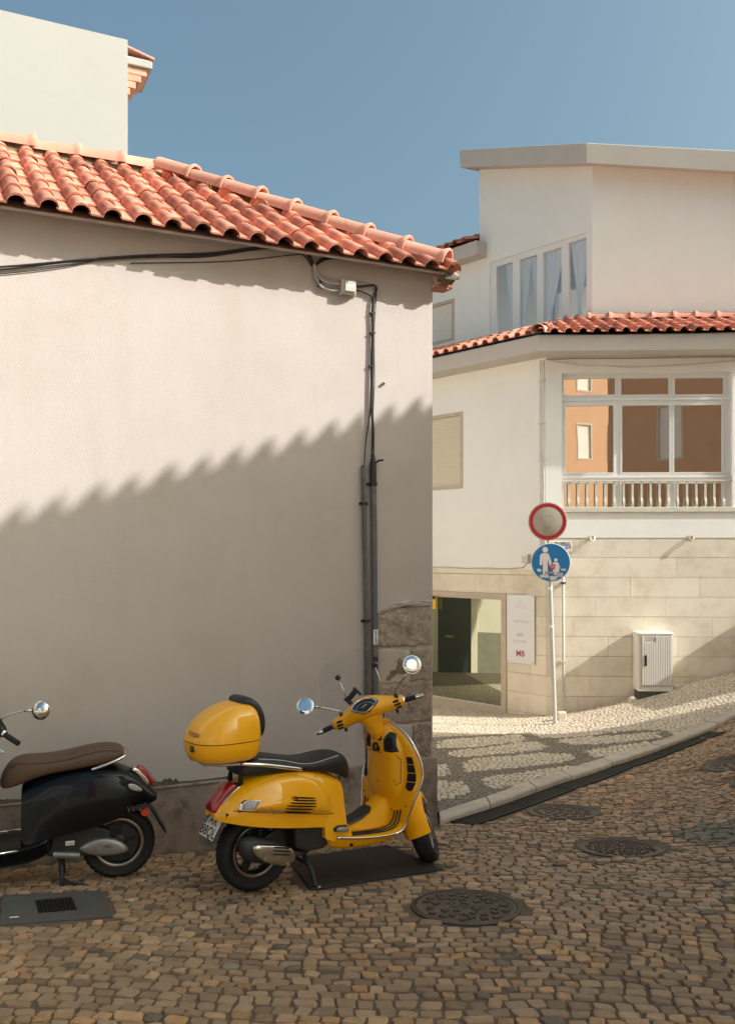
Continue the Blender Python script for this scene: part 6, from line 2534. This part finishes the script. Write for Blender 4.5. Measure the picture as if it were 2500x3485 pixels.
# screen rods with black knobs, phone holder, clear screen
for p0_, p1_ in (((.045, .110, .255), (.10, .119, .437)), ((.035, -.146, .215), (.10, -.146, .439))):
    mb = MB()
    mb.tube([p0_, p1_], .0042, 8)
    rd = mb.build('screen_rod', M_CHRB, hb, smooth=True, xf=steer)
    mb = MB()
    mb.lathe([(-.019, .004), (-.015, .0125), (-.006, .0185), (.004, .0195), (.013, .0145), (.019, .003)], p1_, (-.6, 0, .8), 16)
    mb.build('knob', M_BLACK, rd, smooth=True, xf=steer)
ph = MB()
hc = Vector((.035, .066, .302))
hx, hz = Vector((0, -.86, .5)).normalized(), Vector((.35, .45, .82)).normalized()
hn = hx.cross(hz)


def hf(a, n_, z):
    return hc + hx * a + hn * n_ + hz * z


ph.box(hf, -.045, .045, -.006, .006, -.012, .024)
hold = ph.build('phone_holder', pm('holder_plastic', (.010, .011, .022), .5), hb, bevel=.004, xf=steer)
for a0, z0_, z1_ in ((-.055, -.045, .032), (.045, -.040, .032)):
    mb = MB()
    mb.box(hf, a0 - .006, a0 + .010, -.018, .006, z0_, z1_)
    mb.build('jaw', M_BLACK, hold, bevel=.004, xf=steer)
mb = MB()
mb.tube([hf(-.03, .004, -.02), Vector((.015, .09, .262)), Vector((.005, .102, .236))], [.010, .008, .013], 8)
mb.build('holder_arm', M_BLACK, hold, smooth=True, xf=steer)
m = bpy.data.materials.new('clear_screen')
m.use_nodes = True
t_ = m.node_tree
gl_ = t_.nodes.new('ShaderNodeBsdfGlossy')
gl_.inputs['Roughness'].default_value = .02
tr_ = t_.nodes.new('ShaderNodeBsdfTransparent')
tr_.inputs['Color'].default_value = (.95, .95, .95, 1)
mx_ = t_.nodes.new('ShaderNodeMixShader')
mx_.inputs[0].default_value = .022
t_.links.new(tr_.outputs[0], mx_.inputs[1])
t_.links.new(gl_.outputs[0], mx_.inputs[2])
t_.links.new(mx_.outputs[0], t_.nodes['Material Output'].inputs['Surface'])
SCR = [(.060, .300), (.095, .335), (.14, .345), (.20, .335), (.29, .30), (.39, .262), (.48, .235), (.535, .205), (.565, .15), (.575, .07)]
mb = MB()
rg = []
outline_l = []
for z, w_ in SCR:
    rr_ = []
    for k in range(15):
        c = -1 + 2 * k / 14
        rr_.append(Vector((.155 - .115 * c * c * (w_ / .34) - .02 * (z - .2), c * w_, z)))
    rg.append(rr_)
mb.rings(rg, caps=False, closed=False)
wsn = mb.build('clear_screen', m, yel, smooth=True, xf=steer)
mb = MB()
edge_pts = [r_[0] for r_ in rg] + rg[-1][1:-1] + [r_[-1] for r_ in reversed(rg)] + rg[0][1:-1][::-1]
mb.tube(edge_pts + [edge_pts[0]], .0009, 5)
mb.build('screen_edge', pm('screen_edge', (.42, .38, .34), .3), wsn, smooth=True, xf=steer)

# control cables looping from the bars into the shield
for k, (y0_, y1_) in enumerate(((.10, .03), (-.10, -.03), (.07, .01))):
    P_ = smooth_path([steer(Vector((.03, y0_, .14))), steer(Vector((.085, y0_ * .8, .08))), steer(Vector((.09, y1_ * 1.2, .0))), Vector((1.03, y1_, .84))], 6)
    mb = MB()
    mb.tube(P_, .0045, 6)
    mb.build('control_cable', M_CABLE, yel, smooth=True)

# centre stand
for s_ in (-.165, .165):
    mb = MB()
    mb.tube([(.30, s_ * .55, .20), (.325, s_ * .95, .10), (.325, s_ * 1.2, .018), (.345, s_ * 1.38, .010)], [.016, .014, .013, .012], 8)
    mb.build('stand_leg', M_ENG, yel, smooth=True)
mb = MB()
mb.tube([(.31, -.13, .135), (.31, .13, .135)], .011, 8)
mb.tube([(.30, .09, .15), (.20, .14, .10), (.14, .20, .055)], .009, 8)
mb.build('stand_bar', M_ENG, yel, smooth=True)

# ------------------------------------------------------------------ dark scooter
drk = thing('dark_scooter', 'black scooter with brown seat and chrome rail, cut by the left edge', 'scooter', (-1.636, 5.943, -.028), rel=True)
drk.rotation_euler = (0, 0, R(197))
BODY2 = [(-.240, [(0, .545), (.030, .543), (.050, .530), (.060, .515), (.055, .498)]), (-.195, [(0, .600), (.050, .595), (.085, .575), (.105, .535), (.100, .492)]),
         (-.12, [(0, .680), (.075, .672), (.125, .645), (.155, .560), (.150, .465)]), (-.02, [(0, .745), (.095, .735), (.160, .700), (.195, .570), (.185, .440)]),
         (.12, [(0, .770), (.110, .760), (.180, .720), (.212, .560), (.200, .400)]), (.28, [(0, .765), (.115, .755), (.175, .705), (.205, .540), (.200, .370)]),
         (.40, [(0, .745), (.110, .730), (.155, .660), (.190, .510), (.190, .345)]), (.50, [(0, .710), (.100, .690), (.135, .610), (.165, .470), (.180, .320)]),
         (.590, [(0, .660), (.090, .640), (.120, .550), (.140, .430), (.175, .300)])]
mb = loft([(x, sym(p)) for x, p in BODY2])
b2 = mb.build('tail_body', M_BLK, drk, smooth=True, sub=2)
mb = MB()
p0 = sym(BODY2[0][1])
mb.rings([[Vector((-.240, y, z)) for y, z in p0], [Vector((-.246, y * .7, .522 + (z - .522) * .7)) for y, z in p0], [Vector((-.246, y * .1, .522)) for y, z in p0]], caps=False, closed=False)
mb.build('tail_tip', M_BLK, drk, smooth=True, sub=1)
mb = MB()
pe = sym(BODY2[-1][1])
mb.rings([[Vector((.590, y, z)) for y, z in pe], [Vector((.596, y * .7, .32 + (z - .32) * .92)) for y, z in pe], [Vector((.596, y * .1, .32 + (z - .32) * .85)) for y, z in pe]], caps=False, closed=False)
mb.build('seat_post_panel', M_BLK, drk, smooth=True, sub=1)
mb = loft([(x, sym([(y * .93, z - .012) for y, z in p[:3]] + [(p[3][0] * .94, p[3][1]), (p[4][0] * .95, p[4][1] + .012)])) for x, p in BODY2[1:-1]])
mb.build('wheel_well', M_HOLE, drk, smooth=True)
SEAT2 = [(-.035, .850, .800, .070), (-.005, .874, .785, .115), (.09, .886, .766, .140), (.20, .873, .752, .148), (.30, .850, .742, .150), (.40, .836, .730, .149), (.50, .834, .708, .146), (.60, .838, .668, .136), (.66, .812, .645, .116), (.70, .765, .640, .086), (.724, .700, .655, .042)]
mb = MB()
rg = []
for x, zt, zb, w_ in SEAT2:
    h_ = seat_sec(zt, zb, w_)
    rg.append([Vector((x, y, z)) for y, z in h_] + [Vector((x, -y, z)) for y, z in reversed(h_[1:-1])])
mb.rings(rg)
s2 = mb.build('seat', M_SEATN, drk, smooth=True, sub=2)
for sgn in (-1, 1):
    mb = MB()
    mb.tube(smooth_path([Vector((x, sgn * w_ * .93, zt - .026)) for x, zt, zb, w_ in SEAT2[1:9]], 5), .0022, 6)
    mb.build('seat_seam', pm('seam_dark', (.05, .026, .016), .7), s2, smooth=True)
mb = MB()
ra = [(.17, .162, .752), (.10, .166, .772), (.0, .150, .805), (-.045, .10, .822), (-.058, 0, .828)]
mb.tube(smooth_path(ra + mirrored(ra)[::-1][1:], 5), .0095, 10)
mb.build('grab_rail', M_CHR, drk, smooth=True)
t2 = tail_unit(drk, [(-.075, .722), (-.105, .704), (-.150, .655), (-.182, .605), (-.192, .585)], .068, .052, .022, M_CHR, 'tail_light', 1)
tail_unit(t2, [(-.105, .712), (-.125, .697), (-.165, .650), (-.195, .605), (-.206, .582)], .054, .042, .040, M_RED, 'lens', 1)


def body2_y(x, z):
    for (x0_, q0), (x1_, q1) in zip(BODY2[:-1], BODY2[1:]):
        if x <= x1_:
            t = (x - x0_) / (x1_ - x0_)
            p = [(a[0] + (b[0] - a[0]) * t, a[1] + (b[1] - a[1]) * t) for a, b in zip(q0, q1)]
            break
    for a, b in zip(p[:-1], p[1:]):
        if b[1] <= z <= a[1]:
            return a[0] + (b[0] - a[0]) * (a[1] - z) / max(1e-6, a[1] - b[1])
    return p[-1][0]


for sgn in (1, -1):
    q = [(-.048, .640), (-.075, .646), (-.120, .622), (-.150, .590), (-.140, .580), (-.100, .592), (-.060, .615)]
    cq = (-.10, .614)
    mb = MB()
    mb.rings([[Vector((cq[0] + (x - cq[0]) * s_, sgn * (body2_y(cq[0] + (x - cq[0]) * s_, cq[1] + (z - cq[1]) * s_) + o_), cq[1] + (z - cq[1]) * s_)) for x, z in q] for s_, o_ in ((1.05, -.012), (1.05, .004), (.9, .010), (.2, .012))])
    mb.build('indicator', M_CLR, drk, smooth=True, sub=1)
    mb = MB()
    mb.disc(Vector((-.165, sgn * .062, .428)), (0, sgn, 0), .0265, .010, 24)
    mb.build('reflector', M_REFL, drk, smooth=True, angle=40)
lettering('Vespa', .058, (-.105, body2_y(-.105, .50) + .008, .492), (-.93, -.30, .16), (.12, 0, .95), pm('dark_script', (.16, .15, .14), .4, metallic=.6), b2, .001, shear=.3)
mb = MB()
mb.box(lambda a, n_, z: Vector((a, n_, z)), .272, .326, .196, .204, .296, .322)
bd = mb.build('badge', M_PLW, drk, bevel=.002)
lettering('Vespa', .020, (.299, .2045, .309), (-1, 0, 0), (0, 0, 1), M_INK, bd, .0005, shear=.3)
wheel(drk, (0, 0, .232), .231, .058, rim_r=.160)
mb = MB()
mb.lathe([(-.03, .02), (-.03, .125), (.015, .125), (.02, .02)], (0, 0, .232), (0, 1, 0), 32, caps=True)
mb.build('brake_drum', M_ENG, drk, smooth=True, angle=40)
# transmission cover, engine, kick start, stand
mb = MB()
TRN = [(.262, .236), (.240, .262), (.185, .292), (.112, .306), (.035, .292), (-.030, .255), (-.064, .215), (-.060, .195), (-.02, .183), (.06, .178), (.145, .184), (.22, .208)]
ct = (.09, .238)
mb.rings([[Vector((ct[0] + (x - ct[0]) * s_, o_, ct[1] + (z - ct[1]) * s_)) for x, z in TRN] for s_, o_ in ((1.0, .05), (1.0, .112), (.93, .128), (.75, .134), (.4, .136), (.1, .136))])
tr2 = mb.build('transmission_cover', M_ALU, drk, smooth=True, sub=1)
mb = MB()
mb.hexa([Vector((x, y, z)) for y in (.134, .141) for x, z in ((.105, .232), (.030, .240), (.040, .268), (.100, .262))])
mb.build('cover_badge', M_CHR, tr2, bevel=.003)
mb = MB()
mb.rings([[Vector((x, y, z)) for y, z in ((-.15, z0), (.115, z0), (.115, z1), (-.15, z1))] for x, z0, z1 in ((.05, .20, .34), (.20, .19, .40), (.36, .19, .40), (.45, .21, .36))])
mb.build('engine', M_ENG, drk, bevel=.02)
mb = MB()
mb.tube([(.40, .12, .222), (.24, .135, .205)], [.024, .022], 10)
mb.build('air_duct', M_ALU, drk, smooth=True, angle=50)
for s_ in (-.12, .12):
    mb = MB()
    mb.tube([(.36, s_ * .6, .20), (.35, s_ * .9, .09), (.345, s_ * 1.2, .012)], [.017, .015, .014], 8)
    mb.build('stand_leg', M_ENG, drk, smooth=True)
mb = MB()
mb.tube([(.36, -.10, .11), (.36, .10, .11)], .012, 8)
mb.tube(smooth_path([(.35, .11, .06), (.30, .15, .045), (.22, .185, .035), (.15, .21, .012), (.125, .215, .006)], 4), .0095, 8)
mb.build('stand_bar', M_ENG, drk, smooth=True)
# splash guard and plate
mb = MB()
mb.rings([[Vector((x, -w_, z)), Vector((x, w_, z)), Vector((x + .012, w_, z + .004)), Vector((x + .012, -w_, z + .004))] for x, z, w_ in ((-.17, .475, .06), (-.20, .455, .07), (-.255, .36, .075), (-.305, .275, .075))])
sp2 = mb.build('splash_guard', M_BLACK, drk, bevel=.004)
mb = MB()
mb.rings([[Vector((x, -w_, z)), Vector((x, w_, z)), Vector((x - .003, w_, z)), Vector((x - .003, -w_, z))] for x, z, w_ in ((-.214, .440, .088), (-.300, .292, .088))])
mb.build('number_plate', M_BLACK, sp2)
# front half, mostly out of the picture
mb = MB()
rg = []
for x, zf, w_, zb_ in FLOOR:
    h_ = [(0, zf + .03), (w_ * .6, zf + .03), (w_ - .012, zf + .026), (w_, zf + .014), (w_ - .010, zf - .01), (w_ - .030, zb_ + .012), (w_ - .055, zb_), (0, zb_ - .004)]
    rg.append([Vector((x, y, z)) for y, z in h_] + [Vector((x, -y, z)) for y, z in reversed(h_[1:-1])])
mb.rings(rg)
f2_ = mb.build('floorboard', M_BLK, drk, smooth=True, sub=1)
for sgn in (1, -1):
    mb = MB()
    mb.tube([(.60, sgn * .228, .297), (.75, sgn * .236, .290), (.90, sgn * .246, .284)], .008, 8)
    mb.build('chrome_trim', M_CHR, f2_, smooth=True)
mb = MB()
rg = []
for z, w_, xc, xe in SHIELD:
    cols = [-1, -.85, -.65, -.4, -.15, .15, .4, .65, .85, 1]
    rg.append([Vector((shield_x(c * w_, z), c * w_, z + .04)) for c in cols] + [Vector((shield_x(c * w_, z) + .012 + .075 * (1 - abs(c) ** 1.6), c * w_, z + .04)) for c in reversed(cols)])
mb.rings(rg)
mb.build('leg_shield', M_BLK, drk, smooth=True, angle=70)
O2 = Vector((.945, 0, .955))


def steer2(p):
    return steer(p, R(50), O2)


AX2 = Vector((.03, 0, -.80))
wheel(drk, AX2, .229, .055, xf=steer2)
mb = MB()
rg = []
for k in range(17):
    t = R(-12 + 11.2 * k)
    e1 = Vector((-math.cos(t), 0, math.sin(t)))
    rg.append([AX2 + e1 * r_ + Vector((0, y, 0)) for y, r_ in ((-.082, .19), (-.086, .215), (-.078, .250), (-.05, .272), (0, .280), (.05, .272), (.078, .250), (.086, .215), (.082, .19))])
mb.rings(rg, caps=False, closed=False)
mb.build('mudguard', M_BLK, drk, smooth=True, sub=1, xf=steer2)
mb = MB()
mb.tube([(0, 0, .05), (.0, .02, -.45), (-.02, .085, -.60), (-.03, .088, -.72), (.03, .09, -.80)], [.026, .026, .024, .024, .024], 12)
mb.build('fork', M_ENG, drk, smooth=True, xf=steer2)
mb = MB()
rg = []
for y, zc_, rx, rz in ((-.262, .166, .010, .010), (-.258, .166, .034, .036), (-.19, .172, .047, .050), (-.09, .198, .070, .068), (0, .208, .086, .079), (.09, .198, .070, .068), (.19, .172, .047, .050), (.258, .166, .034, .036), (.262, .166, .010, .010)):
    rg.append([Vector((-.01 + rx * math.cos(2 * math.pi * k / 16), y, zc_ + rz * math.sin(2 * math.pi * k / 16))) for k in range(16)])
mb.rings(rg)
h2 = mb.build('handlebar_cowl', M_BLK, drk, smooth=True, sub=1, xf=steer2)
mb = MB()
mb.tube([(-.008, 0, -.02), (-.008, 0, .10), (-.01, 0, .18)], [.058, .062, .08], 16)
mb.build('handlebar_neck', M_BLK, h2, smooth=True, xf=steer2)
mb = MB()
mb.lathe([(0, .06), (.03, .068), (.045, .062), (.05, .03), (.052, .002)], (.05, 0, .19), (1, 0, -.25), 28)
mb.build('headlight', M_CLR, h2, smooth=True, xf=steer2)
for sgn in (1, -1):
    mb = MB()
    mb.tube([(-.015, sgn * .262, .163), (-.017, sgn * .30, .161), (-.02, sgn * .385, .159)], [.0165, .0175, .0170], 14)
    g2 = mb.build('grip', M_RUB, h2, smooth=True, angle=50, xf=steer2)
    mb = MB()
    mb.tube([(-.013, sgn * .253, .164), (-.016, sgn * .266, .163)], [.026, .022], 16)
    mb.build('collar', M_CHR, h2, smooth=True, angle=50, xf=steer2)
    mb = MB()
    mb.tube(smooth_path([(.03, sgn * .235, .150), (.055, sgn * .28, .125), (.058, sgn * .34, .095), (.050, sgn * .372, .085)], 5), [.008] + [.0062] * 14 + [.011], 8)
    mb.build('brake_lever', M_CHR, h2, smooth=True, xf=steer2)
    mb = MB()
    path = [(-.02, sgn * .177, .205), (-.022, sgn * .20, .260), (-.035, sgn * .28, .330), (-.047, sgn * .335, .362)]
    mb.tube(smooth_path([Vector(p) for p in path], 5), .0060, 8)
    m2 = mb.build('mirror', M_CHR, h2, smooth=True, xf=steer2)
    mb = MB()
    mb.tube([Vector(path[-2]).lerp(Vector(path[-1]), .3), Vector(path[-1])], [.008, .0105], 10)
    mb.build('stalk_sleeve', M_CHR, m2, smooth=True, xf=steer2)
    mb = MB()
    mb.lathe([(-.034, .006), (-.030, .022), (-.020, .042), (-.008, .056), (.002, .0615), (.005, .060)], (-.055, sgn * .388, .389), (-.95, -sgn * .25, .05), 36, caps=True)
    mb.build('mirror_housing', M_CHR, m2, smooth=True, angle=60, xf=steer2)
    mb = MB()
    mb.lathe([(.0055, .0575), (.0060, .001)], (-.055, sgn * .388, .389), (-.95, -sgn * .25, .05), 36)
    mb.build('mirror_glass', M_MIR, m2, xf=steer2)

# scraps of litter on the paving
for x, y, an, ln, lab in ((-1.40, 5.36, .5, .035, 'white cigarette end near the concrete slab corner'), (-1.98, 5.07, .25, .05, 'white paper scrap on the concrete slab'),
                          (-.30, 5.62, 1.1, .03, 'tiny pale scrap under the yellow scooter'), (3.98, 10.75, .2, .045, 'pale scrap on the last drain grating')):
    mb = MB()
    z = G(x, y) + .016
    c, s_ = math.cos(an) * ln / 2, math.sin(an) * ln / 2
    mb.prism([(x - c - s_ * .15, y - s_ + c * .15, z), (x + c - s_ * .2, y + s_ + c * .12, z), (x + c + s_ * .15, y + s_ - c * .15, z), (x - c + s_ * .1, y - s_ - c * .2, z)], (0, 0, .004))
    tag(mb.build('litter', M_WFRAME), lab, 'litter')
